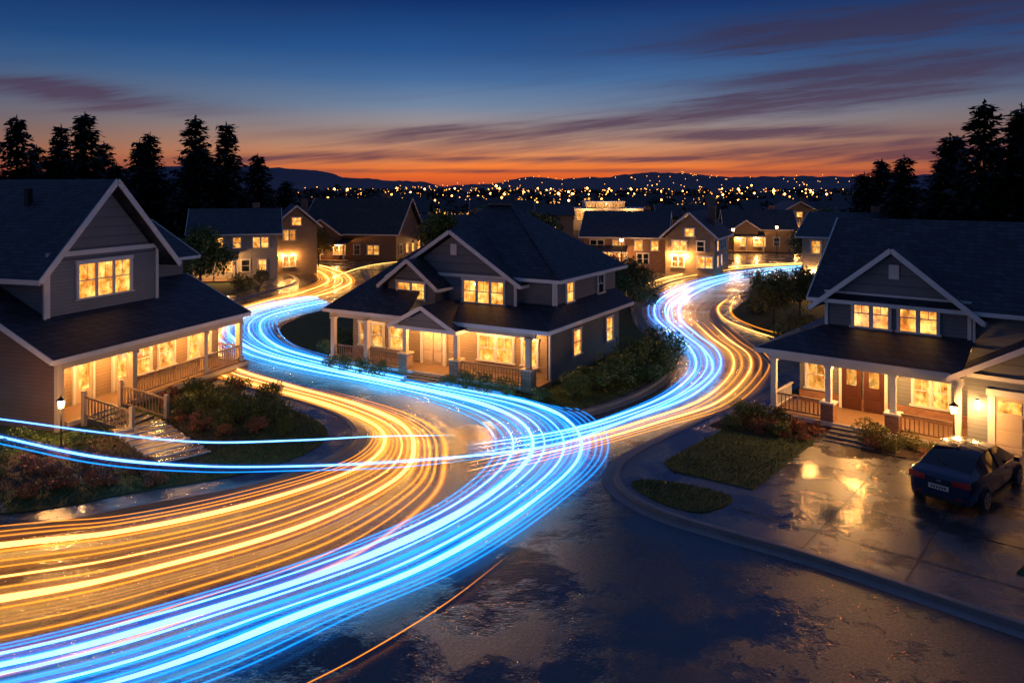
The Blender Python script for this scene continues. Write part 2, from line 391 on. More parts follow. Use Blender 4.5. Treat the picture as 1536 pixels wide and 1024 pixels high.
# ------------------------------------------------------------------ right house
h = B('grey_craftsman_house', (10.5, 33.06, 0), math.atan2(-.6361, .7716))
h.box('walls', 'siding_slate', 1.0, 14.5, 2.6, 10.5, 0, 3.7)
h.box('upper_walls', 'siding_slate', 2.17, 14.4, 2.75, 10.3, 3.6, 5.05)
h.box('gable_bay', 'siding_slate', 2.17, 7.63, 2.6, 4, 3.3, 5.3)
h.ext('gable_wall', 'panel_slate', [(2.2, 2.59, 5.3), (7.6, 2.59, 5.3), (4.9, 2.59, 7.2)], (0, .2, 0))
h.box('belt_board', 'trim_white', 2.1, 7.7, 2.51, 2.589, 5.31, 5.48)
h.box('corner_boards', 'trim_white', 2.1, 2.24, 2.53, 2.599, 3.5, 5.3); h.box('corner_boards', 'trim_white', 7.56, 7.7, 2.53, 2.599, 3.5, 5.3)
h.box('gable_vent', 'trim_white', 4.7, 5.1, 2.52, 2.58, 6.15, 6.75)
h.win('F', 2.6, 3.3, 4.7, 4.05, 5.16, 2); h.win('F', 2.6, 5.1, 6.5, 4.05, 5.16, 2)
h.roof_y(1.62, 8.18, 2.05, 6.4, 4.78, 7.45)
h.roof_x(1.5, 15, 2.2, 10.9, 5.15, 8.5)
h.ext('end_wall', 'siding_slate', [(2.2, 2.8, 5.05), (2.2, 10.3, 5.05), (2.2, 6.5, 8.2)], (.2, 0, 0))
h.slab([(0, 0, 3.1), (7.75, 0, 3.1), (7.75, 2.62, 4.0), (2.17, 2.62, 4.0)], .13)
h.slab([(0, 0, 3.1), (2.17, 2.62, 4.0), (2.17, 10.5, 4.0), (0, 10.8, 3.1)], .13)
h.beam('porch_fascia', 'trim_white', (-.03, -.035, 3.0), (7.4, -.035, 3.0), .06, .2)
h.beam('porch_fascia', 'trim_white', (-.035, -.06, 3.0), (-.035, 10.8, 3.0), .06, .2)
h.box('porch_beam', 'trim_white', .5, 7.8, .18, .42, 2.68, 2.92)
h.box('porch_deck', 'wood_deck', .3, 7.8, .05, 2.6, 0.05, .45)
h.box('deck_edge', 'trim_white', .28, 7.82, -.02, .048, .28, .452)
for x, pr in ((.7, None), (2.96, 'brick'), (5.39, 'brick'), (7.6, None)): h.post(x, .3, .45, 2.7, .22, 'trim_white', pr, .7)
h.rail((.85, .3, .45), (2.7, .3, .45), 'porch_timber', .75); h.rail((5.65, .3, .45), (7.45, .3, .45), 'wood_deck', .75)
h.rail((.7, .45, .45), (.7, 2.5, .45), 'trim_white', .75)
h.box('brick_base', 'brick', 1.0, 8, 2.52, 2.6, .4, .95)
h.steps(3.25, 5.1, .05, .45, 4, .36)
for x0 in (2.85, 3.75):
    h.box('front_door', 'door_red', x0, x0+.8, 2.45, 2.515, .46, 2.5)
    h.box('door_glass', 'window_glow_soft', x0+.2, x0+.6, 2.435, 2.449, 1.5, 2.3)
    for zz in (.6, 1.05): h.box('door_panels', 'door_red', x0+.15, x0+.65, 2.42, 2.449, zz, zz+.35)
h.box('door_frame', 'trim_white', 2.73, 2.84, 2.43, 2.518, .46, 2.55); h.box('door_frame', 'trim_white', 4.56, 4.67, 2.43, 2.518, .46, 2.55)
h.box('door_frame', 'trim_white', 2.7, 4.7, 2.42, 2.518, 2.551, 2.68)
h.win('F', 2.6, 5.65, 6.9, 1.1, 2.3, 2); h.win('F', 2.6, 1.35, 2.1, 1.1, 2.3, 1, 'window_glow_soft')
for x, w in ((2.0, 110), (3.7, 280), (5.3, 250), (6.9, 140)): h.bulb(x, 1.0, 2.6, w)
h.box('garage_walls', 'siding_slate', 7.9, 14.6, .35, 4.6, 0, 3.05)
h.ext('garage_gable', 'panel_slate', [(7.95, .37, 3.05), (14.5, .37, 3.05), (11.2, .37, 5.0)], (0, .2, 0))
h.roof_y(7.35, 15.1, -.15, 5.5, 2.98, 5.25)
h.box('garage_trim', 'trim_white', 8.55, 8.78, .27, .349, .1, 2.44); h.box('garage_trim', 'trim_white', 8.5, 13.6, .26, .349, 2.451, 2.68)
h.box('garage_belt', 'trim_white', 7.88, 14.6, .28, .348, 3.0, 3.15)
h.box('garage_door', 'cream_paint', 8.78, 13.3, .3, .345, .12, 2.45)
for k in range(5):
    for zz in (.18, .74, 1.3): h.box('garage_panels', 'cream_paint', 8.85+k*.9, 9.6+k*.9, .275, .299, zz, zz+.48)
    h.box('garage_windows', 'window_glow', 8.88+k*.9, 9.58+k*.9, .28, .298, 1.9, 2.3)
h.bulb(8.25, .16, 2.1, 90)
h.box('gutter_pipe', 'trim_white', 7.75, 7.84, 2.45, 2.54, 3.9, 5.0)
h.box('chimney', 'brick', 10.5, 11.5, 6.8, 7.6, 7.4, 9.0)
h.done()

# ------------------------------------------------------------------ centre house
h = B('hip_roof_house', (1.69, 36.0, 0), math.radians(-30))
h.box('walls', 'siding_slate', -13.6, -.9, 1.8, 11, 0, 3.5)
h.box('upper_walls', 'siding_slate', -11, -1.1, 2.9, 10.9, 3.3, 5.25)
h.box('gable_bay', 'siding_slate', -10.9, -3.1, 2.45, 3.5, 3.2, 4.95)
h.ext('gable_wall', 'panel_slate', [(-10.85, 2.47, 4.95), (-3.15, 2.47, 4.95), (-7, 2.47, 7.4)], (0, .2, 0))
h.box('gable_vent', 'trim_white', -7.2, -6.8, 2.39, 2.46, 6.3, 6.9)
h.slab([(-14.2, 0, 3.2), (-8.5, 0, 3.2), (-8.5, 2.5, 5.29), (-.6, 2.5, 5.29), (-5.9, 6.8, 8.9), (-7.5, 6.8, 8.9)])
h.slab([(-.6, 2.5, 5.29), (-.6, 11.5, 5.29), (-5.9, 6.8, 8.9)])
h.slab([(-.6, 11.5, 5.29), (-14.2, 13.4, 3.2), (-7.5, 6.8, 8.9), (-5.9, 6.8, 8.9)])
h.slab([(-14.2, 13.4, 3.2), (-14.2, 0, 3.2), (-7.5, 6.8, 8.9)])
h.beam('eave_boards', 'trim_white', (-3.1, 2.46, 5.2), (-.57, 2.46, 5.2), .06, .17); h.beam('eave_boards', 'trim_white', (-.565, 2.43, 5.2), (-.565, 11.5, 5.2), .06, .17)
h.beam('ridge_cap', 'shingles', (-7.5, 6.8, 8.93), (-5.9, 6.8, 8.93), .3, .07)
h.beam('ridge_cap', 'shingles', (-5.9, 6.8, 8.93), (-.6, 2.5, 5.32), .26, .06)
h.roof_y(-11.35, -2.65, 2.0, 6.8, 4.93, 7.65)
h.win('F', 2.45, -6.35, -3.85, 3.85, 5.0, 3); h.box('belt_board', 'trim_white', -10.9, -3.05, 2.38, 2.449, 5.14, 5.3)
h.box('corner_boards', 'trim_white', -3.22, -3.06, 2.385, 2.449, 3.5, 5.1)
h.box('dormer', 'siding_slate', -10.7, -7.5, 1.4, 3, 3.2, 4.75)
h.ext('dormer_gable', 'panel_slate', [(-10.65, 1.42, 4.74), (-7.55, 1.42, 4.74), (-9.1, 1.42, 5.9)], (0, .2, 0))
h.roof_y(-11.1, -7.1, 1.0, 5.5, 4.58, 6.08)
h.win('F', 1.4, -10.0, -8.2, 3.95, 4.78, 2)
h.slab([(-8.5, 0, 3.2), (0, 0, 3.2), (-1.1, 2.91, 3.95), (-8.5, 2.91, 3.95)], .13)
h.slab([(0, 0, 3.2), (0, 11, 3.2), (-1.1, 11, 3.95), (-1.1, 2.91, 3.95)], .13)
h.beam('porch_fascia', 'trim_white', (-14.2, -.035, 3.1), (.03, -.035, 3.1), .06, .19); h.beam('porch_fascia', 'trim_white', (.035, -.06, 3.1), (.035, 11, 3.1), .06, .19)
h.beam('porch_fascia', 'trim_white', (-14.235, -.03, 3.1), (-14.235, 13.4, 3.1), .06, .19)
h.box('corner_boards', 'trim_white', -1.22, -1.101, 2.82, 2.899, 3.8, 5.2); h.box('corner_boards', 'trim_white', -1.099, -1.03, 2.9, 3.05, 3.8, 5.2)
h.box('corner_boards', 'trim_white', -.899, -.83, 1.8, 1.95, .1, 3.1)
h.win('R', -1.1, 4.2, 5.0, 3.95, 4.95, 1); h.win('R', -1.1, 8.3, 9.1, 3.95, 4.95, 1, 'dark_glass')
h.win('R', -.9, 4.6, 5.5, 1.1, 2.4, 1); h.win('R', -.9, 9.0, 9.9, 1.1, 2.4, 1)
h.box('porch_deck', 'wood_deck', -13.9, -.7, .05, 1.8, .05, .42); h.box('deck_edge', 'trim_white', -13.9, -.7, -.02, .048, .28, .422)
h.box('porch_beam', 'cream_paint', -13.9, -.8, .18, .4, 2.75, 2.98)
h.roof_y(-8.95, -4.75, -.75, 2, 2.85, 3.95)
h.ext('porch_gable', 'panel_slate', [(-8.5, -.5, 2.83), (-5.2, -.5, 2.83), (-6.85, -.5, 3.7)], (0, .12, 0))
h.box('porch_gable_beam', 'trim_white', -8.7, -5.0, -.54, -.36, 2.65, 2.83)
for x, pr in ((-13.6, None), (-11.2, None), (-8.55, 'stone'), (-5.3, 'stone'), (-1.15, 'stone')): h.post(x, .2, .42, 2.76, .24, 'cream_paint', pr, .8)
h.rail((-13.4, .25, .42), (-8.9, .25, .42), 'wood_deck', .75); h.rail((-5.0, .25, .42), (-1.4, .25, .42), 'wood_deck', .75)
h.steps(-7.9, -5.9, .05, .42, 4, .28)
h.box('front_door', 'door_white', -8.5, -7.85, 1.66, 1.73, .43, 2.45); h.box('front_door', 'door_white', -7.8, -7.15, 1.66, 1.73, .43, 2.45)
for x0 in (-8.4, -7.7):
    for zz in (.6, 1.2, 1.8): h.box('door_panels', 'door_white', x0, x0+.45, 1.62, 1.659, zz, zz+.45)
h.box('door_frame', 'trim_white', -8.65, -8.51, 1.6, 1.735, .43, 2.5); h.box('door_frame', 'trim_white', -7.14, -7.0, 1.6, 1.735, .43, 2.5); h.box('door_frame', 'trim_white', -8.7, -6.95, 1.59, 1.735, 2.501, 2.63)
h.box('porch_wall', 'siding_tan', -13.55, -.95, 1.74, 1.799, .42, 3.05)
h.win('F', 1.74, -4.9, -2.9, 1.05, 2.3, 2); h.win('F', 1.74, -13.0, -11.3, 1.0, 2.25, 2, 'window_glow_soft'); h.win('F', 1.74, -10.8, -9.9, 1.0, 2.25, 1)
h.win('F', 1.74, -2.3, -1.5, 1.05, 2.3, 1)
for x, w in ((-12, 35), (-9.6, 50), (-7.8, 210), (-6.0, 170), (-3.9, 140), (-1.8, 140)): h.bulb(x, .8, 2.64, w)
h.box('chimney', 'brick', -9.6, -8.9, 8.5, 9.3, 6.6, 8.6)
h.done()

# ------------------------------------------------------------------ left house
h = B('gabled_porch_house', (-18.2, 30.5, 0), math.atan2(.9537, .3007))
h.box('walls', 'siding_tan', .45, 12, 1.8, 12, 0, 3.3)
h.box('porch_end_wall', 'siding_brown', .25, .44, .25, 12, 0, 3.1)
h.ext('end_gable', 'siding_brown', [(.26, .25, 3.0), (.26, 6, 5.6), (.26, 12, 3.0)], (.18, 0, 0))
h.box('corner_post', 'cream_paint', .2, .5, .05, .249, .1, 3.0)
h.box('upper_walls', 'siding_grey', 1.93, 8.35, 2.62, 12, 3.2, 6.7)
h.ext('gable_wall', 'panel_slate', [(1.98, 2.64, 6.7), (8.3, 2.64, 6.7), (5.14, 2.64, 10.0)], (0, .2, 0))
h.box('belt_board', 'trim_white', 1.9, 8.4, 2.54, 2.619, 6.9, 7.12)
h.box('corner_boards', 'trim_white', 1.87, 2.05, 2.545, 2.619, 3.9, 6.9); h.box('corner_boards', 'trim_white', 8.22, 8.4, 2.545, 2.619, 3.9, 6.9)
h.box('downspout', 'trim_white', 1.72, 1.82, 2.5, 2.6, 3.9, 6.4)
h.roof_y(1.05, 9.2, 1.95, 13, 6.05, 10.35, fh=.26)
h.win('F', 2.62, 3.55, 6.55, 4.95, 6.5, 3, fw=.14)
h.box('rear_wing', 'siding_grey', 8.3, 12.2, 4.3, 10, 3.2, 6.2)
h.roof_x(8.2, 12.8, 3.7, 10.6, 6.1, 8.1)
h.slab([(-.1, 0, 3.1), (12.4, 0, 3.1), (12.4, 2.64, 4.35), (-.1, 2.64, 4.35)], .14)
h.slab([(-.1, 2.64, 4.35), (1.95, 2.64, 4.35), (1.95, 6, 5.93), (-.1, 6, 5.93)], .14)
h.slab([(8.3, 2.64, 4.35), (12.4, 2.64, 4.35), (12.4, 4.35, 5.1), (8.3, 4.35, 5.1)], .14)
h.beam('porch_fascia', 'trim_white', (-.13, -.035, 3.0), (12.4, -.035, 3.0), .06, .2)
h.beam('porch_rake', 'trim_white', (-.14, -.03, 3.02), (-.14, 6, 5.86), .06, .22)
h.beam('porch_rake', 'trim_white', (12.44, -.03, 3.02), (12.44, 4.3, 5.03), .06, .2)
h.box('porch_beam', 'cream_paint', .5, 12, .15, .4, 2.6, 2.88)
h.box('porch_ceiling', 'cream_paint', .5, 12, .41, 1.71, 2.89, 2.92)
h.box('porch_deck', 'wood_deck', .5, 12.1, -.1, 1.8, .05, .5); h.box('deck_edge', 'cream_paint', .5, 12.1, -.17, -.102, .3, .505)
h.box('porch_wall', 'siding_tan', .5, 11.95, 1.72, 1.799, .5, 2.86)
for x in (4.3, 9.0, 11.8): h.post(x, .25, .5, 2.6, .26)
h.rail((4.45, .2, .5), (8.9, .2, .5)); h.rail((9.15, .2, .5), (11.7, .2, .5)); h.rail((11.85, .4, .5), (11.85, 1.7, .5))
h.steps(1.3, 3.0, -.1, .5, 5, .5)
for x in (1.2, 3.1):
    h.box('newel_posts', 'cream_paint', x-.08, x+.08, -.3, -.14, .1, 1.6); h.box('newel_posts', 'cream_paint', x-.08, x+.08, -2.75, -2.59, .1, 1.15)
    h.rail((x, -.3, .5), (x, -2.6, .12), h=.85)
for a0, a1 in ((2.5, 3.4), (4.65, 5.5)):
    h.box('front_door', 'door_white', a0, a1, 1.64, 1.7, .52, 2.5); h.box('door_glass', 'window_glow', a0+.18, a1-.18, 1.62, 1.639, 1.1, 2.35)
    h.box('door_frame', 'trim_white', a0-.13, a0-.01, 1.6, 1.71, .51, 2.55); h.box('door_frame', 'trim_white', a1+.01, a1+.13, 1.6, 1.71, .51, 2.55); h.box('door_frame', 'trim_white', a0-.16, a1+.16, 1.59, 1.71, 2.551, 2.68)
h.win('F', 1.72, 6.0, 6.9, 1.0, 2.4, 1); h.win('F', 1.72, 7.5, 8.5, 1.0, 2.4, 1); h.win('F', 1.72, 9.6, 11.2, 1.0, 2.4, 2)
for x, w in ((1.9, 230), (4.1, 180), (6.4, 160), (8.8, 160), (10.8, 130)): h.bulb(x, .75, 2.6, w)
h.box('roof_vent', 'black_metal', 3.9, 4.15, 6, 6.25, 8.8, 9.9)
h.done()

# ------------------------------------------------------------------ generic houses
def simple_house(name, loc, deg, w, d, e, r, sid, roof='shingles', ridge='x', lit=.75, storeys=2, porch=True, glow=30, gab=None, trim='trim_white'):
    h = B(name, (loc[0], loc[1], 0), math.radians(deg))
    h.box('walls', sid, 0, w, 0, d, 0, e)
    if ridge == 'x':
        h.roof_x(-.5, w+.5, -.5, d+.5, e-.1, r, mat=roof, trim=trim)
        for xx in (.02, w-.22): h.ext('gable_walls', sid, [(xx, .05, e), (xx, d-.05, e), (xx, d/2, r-.35)], (.2, 0, 0))
    else:
        h.roof_y(-.5, w+.5, -.6, d+.5, e-.1, r, mat=roof, trim=trim)
        h.ext('gable_walls', sid, [(.05, .02, e), (w-.05, .02, e), (w/2, .02, r-.35)], (0, .2, 0))
        h.win('F', .02, w/2-.5, w/2+.5, e+.05, e+.9, 1, 'window_glow')
    if gab:
        g0, g1 = gab; gr = e+(g1-g0)*.38
        h.box('front_bay', sid, g0, g1, -1.2, .2, 0, e); h.ext('bay_gable', sid, [(g0+.03, -1.19, e), (g1-.03, -1.19, e), ((g0+g1)/2, -1.19, gr-.25)], (0, .15, 0))
        h.roof_y(g0-.4, g1+.4, -1.7, d/2, e-.1, gr, mat=roof, trim=trim)
    rows = [(1.0, 2.2)] + ([(e-1.6, e-.5)] if storeys == 2 else [])
    for z0, z1 in rows:
        x = .8
        while x < w-1.4:
            ww = R.choice((.8, 1.3, 1.6)); pl = 0
            if gab and x+ww > gab[0]-.2 and x < gab[1]: pl = -1.2
            if gab and (abs(x-gab[0]) < .5 or abs(x+ww-gab[1]) < .3): x += .6; continue
            h.win('F', pl, x, x+ww, z0, z1, 2 if ww > 1 else 1, R.choice(('window_glow', 'window_glow_soft')) if R.random() < lit else 'dark_glass', trim, False)
            x += ww+R.uniform(.7, 1.6)
        for side, pl in (('L', 0), ('R', w)):
            y = 1.2
            while y < d-1.5:
                h.win(side, pl, y, y+1, z0, z1, 1, 'window_glow' if R.random() < lit*.8 else 'dark_glass', trim, False); y += 2.4
    if porch:
        h.slab([(-.2, -2.3, 2.55), (w*.55, -2.3, 2.55), (w*.55, .0, 3.1), (-.2, 0, 3.1)], .12, 'porch_roof', roof)
        h.beam('porch_fascia', trim, (-.2, -2.34, 2.48), (w*.55, -2.34, 2.48), .05, .16)
        for x in (0, w*.27, w*.52): h.box('porch_posts', trim, x-.08, x+.08, -2.2, -2.04, 0, 2.45)
        h.box('porch_deck', 'wood_deck', -.1, w*.54, -2.2, 0, 0, .3)
    if glow:
        h.bulb(w*.15, -1.5 if porch else -.4, 2.35, glow); h.bulb(w*.42, -1.5 if porch else -.4, 2.35, glow)
    h.box('chimney', 'brick', w*.7, w*.7+.8, d*.55, d*.55+.8, e, r+.6)
    return h.done()
simple_house('light_two_storey_house', (-33.5, 80), 18, 8.6, 8, 5.1, 7.6, 'siding_light', glow=300, gab=None)
simple_house('white_gabled_house', (-26.5, 86), 20, 4.5, 9, 5.6, 7.9, 'siding_tan', ridge='y', porch=False, glow=220)
simple_house('brown_gabled_house', (-28.5, 104), -12, 13.5, 10, 3.8, 8.4, 'siding_brown', 'shingles_brown', glow=380, storeys=1, gab=(1, 6))
simple_house('bungalow', (-13, 112), 5, 10, 9, 3.3, 5.8, 'siding_tan', glow=180, storeys=1)
simple_house('brick_house', (8.5, 91), -14, 9.5, 9, 4.2, 7.0, 'brick', glow=300)
simple_house('cream_gabled_house', (17.4, 87), -25, 5.5, 9, 4.4, 7.2, 'siding_tan', ridge='y', porch=False, glow=600)
simple_house('townhouse', (26.5, 70), -35, 7, 9, 5.6, 7.6, 'siding_light', glow=300, porch=False)
simple_house('bungalow', (33, 118), -10, 10, 8, 3.6, 6.4, 'siding_tan', glow=380, gab=(1, 4.5), storeys=1)
simple_house('bungalow', (27, 142), -10, 9, 8, 4, 6.6, 'siding_grey', glow=380, storeys=1)
simple_house('bungalow', (46, 136), 0, 10, 8, 4.6, 7.4, 'siding_tan', glow=600, ridge='y', porch=False)
simple_house('bungalow', (-8, 150), 0, 12, 8, 4, 7.2, 'siding_grey', glow=220, storeys=1)
simple_house('bungalow', (62, 120), -20, 9, 8, 4.6, 7.4, 'siding_grey', glow=380)
h = B('flat_roof_building', (14, 175, 0), 0)
h.box('walls', 'siding_light', 0, 17, 0, 12, 0, 4.6); h.box('cornice', 'trim_white', -.4, 17.4, -.4, 12.4, 4.6, 5.0)
h.box('upper_block', 'siding_light', 3, 12, 2, 10, 5.0, 6.3); h.box('cornice', 'trim_white', 2.8, 12.2, 1.8, 10.2, 6.3, 6.6)
for i in range(6): h.win('F', 0, .8+i*2.7, 2.8+i*2.7, 2.4, 4.1, 2, 'window_glow_soft', bars=False); 
for i in range(4): h.win('F', 2, 3.4+i*2.1, 4.9+i*2.1, 5.2, 6.1, 2, 'window_glow_soft', bars=False)
h.bulb(3, -2.5, 4.8, 900); h.bulb(13, -2.5, 4.8, 900); h.bulb(7.5, -.6, 6.0, 300); h.done()  # free-hanging lamps added to brighten the front walls; there is no porch

b = B('distant_houses', (0, 0, 0))
for i in range(90):
    Y = R.uniform(150, 520); X = R.uniform(-.22, .62)*Y; w = R.uniform(8, 13); d = 8; e = R.uniform(2.8, 4.5); r = e+R.uniform(1.8, 3)
    if .03 < X/Y < .21 and Y < 205: continue
    b.box('walls', R.choice(('siding_tan', 'siding_grey', 'siding_light')), X, X+w, Y, Y+d, 0, e)
    b.slab([(X-.4, Y-.4, e), (X+w+.4, Y-.4, e), (X+w+.4, Y+4, r), (X-.4, Y+4, r)]); b.slab([(X-.4, Y+4, r), (X+w+.4, Y+4, r), (X+w+.4, Y+8.4, e), (X-.4, Y+8.4, e)])
    for k in range(R.randint(2, 4)):
        xx = X+.8+k*2.3; b.box('windows', 'far_window', xx, xx+1.2, Y-.05, Y-.01, 1, 2.2)
b.done()

# ------------------------------------------------------------------ hills
def hillh(x, y):
    t = (y-1300)/1900
    base = np.clip(t, 0, 1)
    prof = 26+46*np.exp(-((x+1150)/520)**2)+30*np.exp(-((x-950)/600)**2)+14*np.sin(x/210.)+8*np.sin(x/83.+1)+5*np.sin(x/37.)+3*np.sin(x/15.+y/30)
    return np.maximum(0, prof)*np.sin(base*math.pi/2)+2*np.sin(x/60.+y/45.)*base
xs = np.linspace(-4500, 4500, 420); ys = np.linspace(1100, 3600, 26)
X, Y = np.meshgrid(xs, ys); Z = hillh(X, Y)-.5
V = np.stack([X.ravel(), Y.ravel(), Z.ravel()], 1); nx = len(xs)
F = [(j*nx+i, j*nx+i+1, (j+1)*nx+i+1, (j+1)*nx+i) for j in range(len(ys)-1) for i in range(nx-1)]
mesh_obj('hills', V, F, 'hill_haze', smooth=True)

# ------------------------------------------------------------------ foliage
def quads(C, size, flat=0.0):
    n = len(C); a = rng.normal(size=(n, 3)); a[:, 2] *= (1-flat); a /= np.linalg.norm(a, axis=1)[:, None]
    b = np.cross(a, rng.normal(size=(n, 3))); b /= np.linalg.norm(b, axis=1)[:, None]
    s = size*rng.uniform(.6, 1.4, (n, 1)); a = a*s; b = b*s*.55
    V = np.concatenate([C-a, C+b, C+a, C-b], 1).reshape(-1, 3)
    return V, np.arange(4*n).reshape(-1, 4)
def cloud(n, r, lumps, base_z, sz):
    L = rng.normal(size=(lumps, 3)); L /= np.linalg.norm(L, axis=1)[:, None]; L *= rng.uniform(.35, .75, (lumps, 1)); 
    lr = rng.uniform(.25, .5, lumps)
    k = rng.integers(0, lumps, n); d = rng.normal(size=(n, 3)); d /= np.linalg.norm(d, axis=1)[:, None]
    C = (L[k]+d*(lr[k]*rng.uniform(.5, 1.05, n))[:, None])*np.array(r)+np.array([0, 0, base_z])
    return C[C[:, 2] > .02]
def tube(V, F, p0, p1, r0, r1, n=6):
    p0 = Vector(p0); p1 = Vector(p1); d = (p1-p0).normalized(); s = d.orthogonal().normalized(); t = d.cross(s); m0 = len(V)
    for p, r in ((p0, r0), (p1, r1)):
        for i in range(n):
            a = 2*math.pi*i/n; V.append(tuple(p+s*math.cos(a)*r+t*math.sin(a)*r))
    for i in range(n): F.append((m0+i, m0+(i+1) % n, m0+(i+1) % n+n, m0+i+n))
def plant_mesh(name, leaf, n, r, lumps, bz, sz, trunk=0, flower=None):
    V = []; F = []
    if trunk:
        tube(V, F, (0, 0, 0), (.05, 0, bz*.6), trunk, trunk*.7); 
        for i in range(7):
            a = i*.9; tube(V, F, (.03, 0, bz*.5), (math.cos(a)*r[0]*.6, math.sin(a)*r[1]*.6, bz+R.uniform(-.3, .5)*r[2]), trunk*.5, trunk*.15)
    else:
        for i in range(6):
            a = i*1.05; tube(V, F, (0, 0, 0), (math.cos(a)*r[0]*.6, math.sin(a)*r[1]*.6, bz), .025, .01, 4)
    nb = len(F); C = cloud(n, r, lumps, bz, sz); LV, LF = quads(C, sz)
    m0 = len(V); V = V+LV.tolist(); F = F+(LF+m0).tolist()
    mi = [0]*nb+[1]*len(LF)
    mats = ['bark', leaf]
    if flower:
        mats.append(flower)
        for i in range(nb, len(mi)):
            if R.random() < .55: mi[i] = 2
    me = bpy.data.meshes.new(name); me.from_pydata(V, [], F)
    for x in mats: me.materials.append(M[x])
    me.polygons.foreach_set('material_index', mi); me.update(); return me
def conifer_mesh(name):
    V = []; F = []; tube(V, F, (0, 0, 0), (0, 0, 1), .016, .002, 7); nb = len(F)
    C = []; ph = R.uniform(0, 6)
    tiers = 40
    for t in range(tiers):
        z = .06+.92*(t/tiers)**.95; rad = .235*(1-(z-.06)/.96)**.85*R.uniform(.65, 1.15)+.008
        nbch = R.randint(9, 13)
        for k in range(nbch):
            a = R.uniform(0, 6.283); rr = rad*R.uniform(.55, 1.2)*(1+.15*math.sin(a*2+ph)); m = 3+int(rr*80)
            for j in range(m):
                f = ((j+.5)/m)**.75; w = .013*(1.2-f)+.004
                C.append((math.cos(a)*rr*f+R.gauss(0, w), math.sin(a)*rr*f+R.gauss(0, w), z-.055*f**1.3*(rr/.2)+R.gauss(0, .006)+.016*(f > .85)))
    C = np.array(C); n = len(C)
    rad = C[:, :2]/(np.linalg.norm(C[:, :2], axis=1)[:, None]+1e-6)
    a = np.concatenate([rad, np.full((n, 1), -.35)], 1)+rng.normal(size=(n, 3))*.4; a /= np.linalg.norm(a, axis=1)[:, None]
    b = np.cross(a, np.array([0, 0, 1.]))+rng.normal(size=(n, 3))*.45; b /= np.linalg.norm(b, axis=1)[:, None]
    s = rng.uniform(.012, .024, (n, 1)); a = a*s; b = b*s*.5
    LV = np.concatenate([C-a, C+b, C+a, C-b], 1).reshape(-1, 3); LF = np.arange(4*n).reshape(-1, 4)+len(V)
    mi = [0]*nb+[1]*n; V = V+LV.tolist(); F = F+LF.tolist()
    me = bpy.data.meshes.new(name); me.from_pydata(V, [], F); me.materials.append(M['bark']); me.materials.append(M['needles'])
    me.polygons.foreach_set('material_index', mi); me.update(); return me
def inst(name, me, x, y, z=.12, s=1.0, sz=None):
    o = bpy.data.objects.new(name, me); COL.objects.link(o); o.location = (x, y, z)
    o.rotation_euler = (0, 0, R.uniform(0, 6.28)); o.scale = (s, s, sz or s); return o
con = [conifer_mesh('conifer_%d' % i) for i in range(4)]
for x, y, H, k in [(-64.6, 100, 19.4, 1.3), (-60, 102, 18.4, 1.3), (-54.6, 98, 19.6, 1.5), (-50.5, 104, 16.5, 1.4), (-47.2, 100, 17.2, 1.3), (-41.3, 100, 19.4, 1.3), (-38.4, 103, 18.8, 1.4), (-43.5, 108, 15.5, 1.5), (-70, 96, 17.5, 1.4), (-36.5, 110, 14.8, 1.6), (-57.5, 108, 16.5, 1.4), (-67, 108, 16, 1.4), (-52.5, 110, 15.5, 1.4), (-62, 110, 15, 1.5), (-40, 96, 14.5, 1.5), (-56.5, 95, 15, 1.5), (-33, 112, 11, 1.7), (-48.5, 94, 13, 1.7), (-66, 94, 14, 1.6), (-31, 104, 9.5, 1.8),
                (35.8, 70, 13.0, 1.4), (38.2, 62, 17.1, 1.25), (41.2, 62, 16.8, 1.3), (44.5, 66, 14.5, 1.4), (37.2, 66, 12.5, 1.5), (34.0, 74, 11.5, 1.6), (46, 60, 17, 1.4), (40, 70, 15, 1.5), (42.5, 58, 13.5, 1.5), (36.5, 76, 12, 1.5), (33.2, 66, 9.6, 1.7), (48, 72, 17, 1.4), (39.8, 60, 13, 1.5), (43, 74, 15, 1.4), (38.6, 80, 13, 1.5)]:
    inst('pine_tree', R.choice(con), x, y, 0, H*k, H)
shr = [plant_mesh('shrub_%d' % i, 'leaf_green', 1500, (1, 1, .8), 14, .62, .055) for i in range(3)]
shw = [plant_mesh('shrub_w%d' % i, 'leaf_warm_lit', 1300, (1, 1, .75), 12, .6, .055) for i in range(2)]
shf = [plant_mesh('shrub_f%d' % i, 'leaf_warm_lit', 1200, (1, 1, .65), 10, .5, .06, 0, 'leaf_red') for i in range(2)]
tre = [plant_mesh('tree_%d' % i, 'leaf_green', 5200, (2.3, 2.3, 2.0), 22, 3.2, .11, .13) for i in range(2)]
trw = plant_mesh('tree_w', 'leaf_warm_lit', 4200, (2.1, 2.1, 1.8), 18, 2.6, .10, .1)
def S(ms, x, y, s, name='shrub'): inst(name, R.choice(ms), x, y, .13, s*R.uniform(.9, 1.1), s*R.uniform(.85, 1.15))
for x, y, s in [(-14.6, 35.9, .8), (-13.3, 34.6, .75), (-12.2, 33.2, .9), (-11.4, 31.9, 1.0), (-9.9, 32.2, .8), (-11.2, 35, .8), (-14.2, 33.2, .7), (-13, 36.4, .7), (-10.7, 33.8, .7),
                (-16.4, 29, .5), (-17.4, 28.2, .5), (-15.6, 27.6, .45), (-18.6, 29.2, .6), (-9.0, 30.6, .5), (-17.6, 25.9, .45), (-18.4, 27.6, .55)]: S(shr, x, y, s)
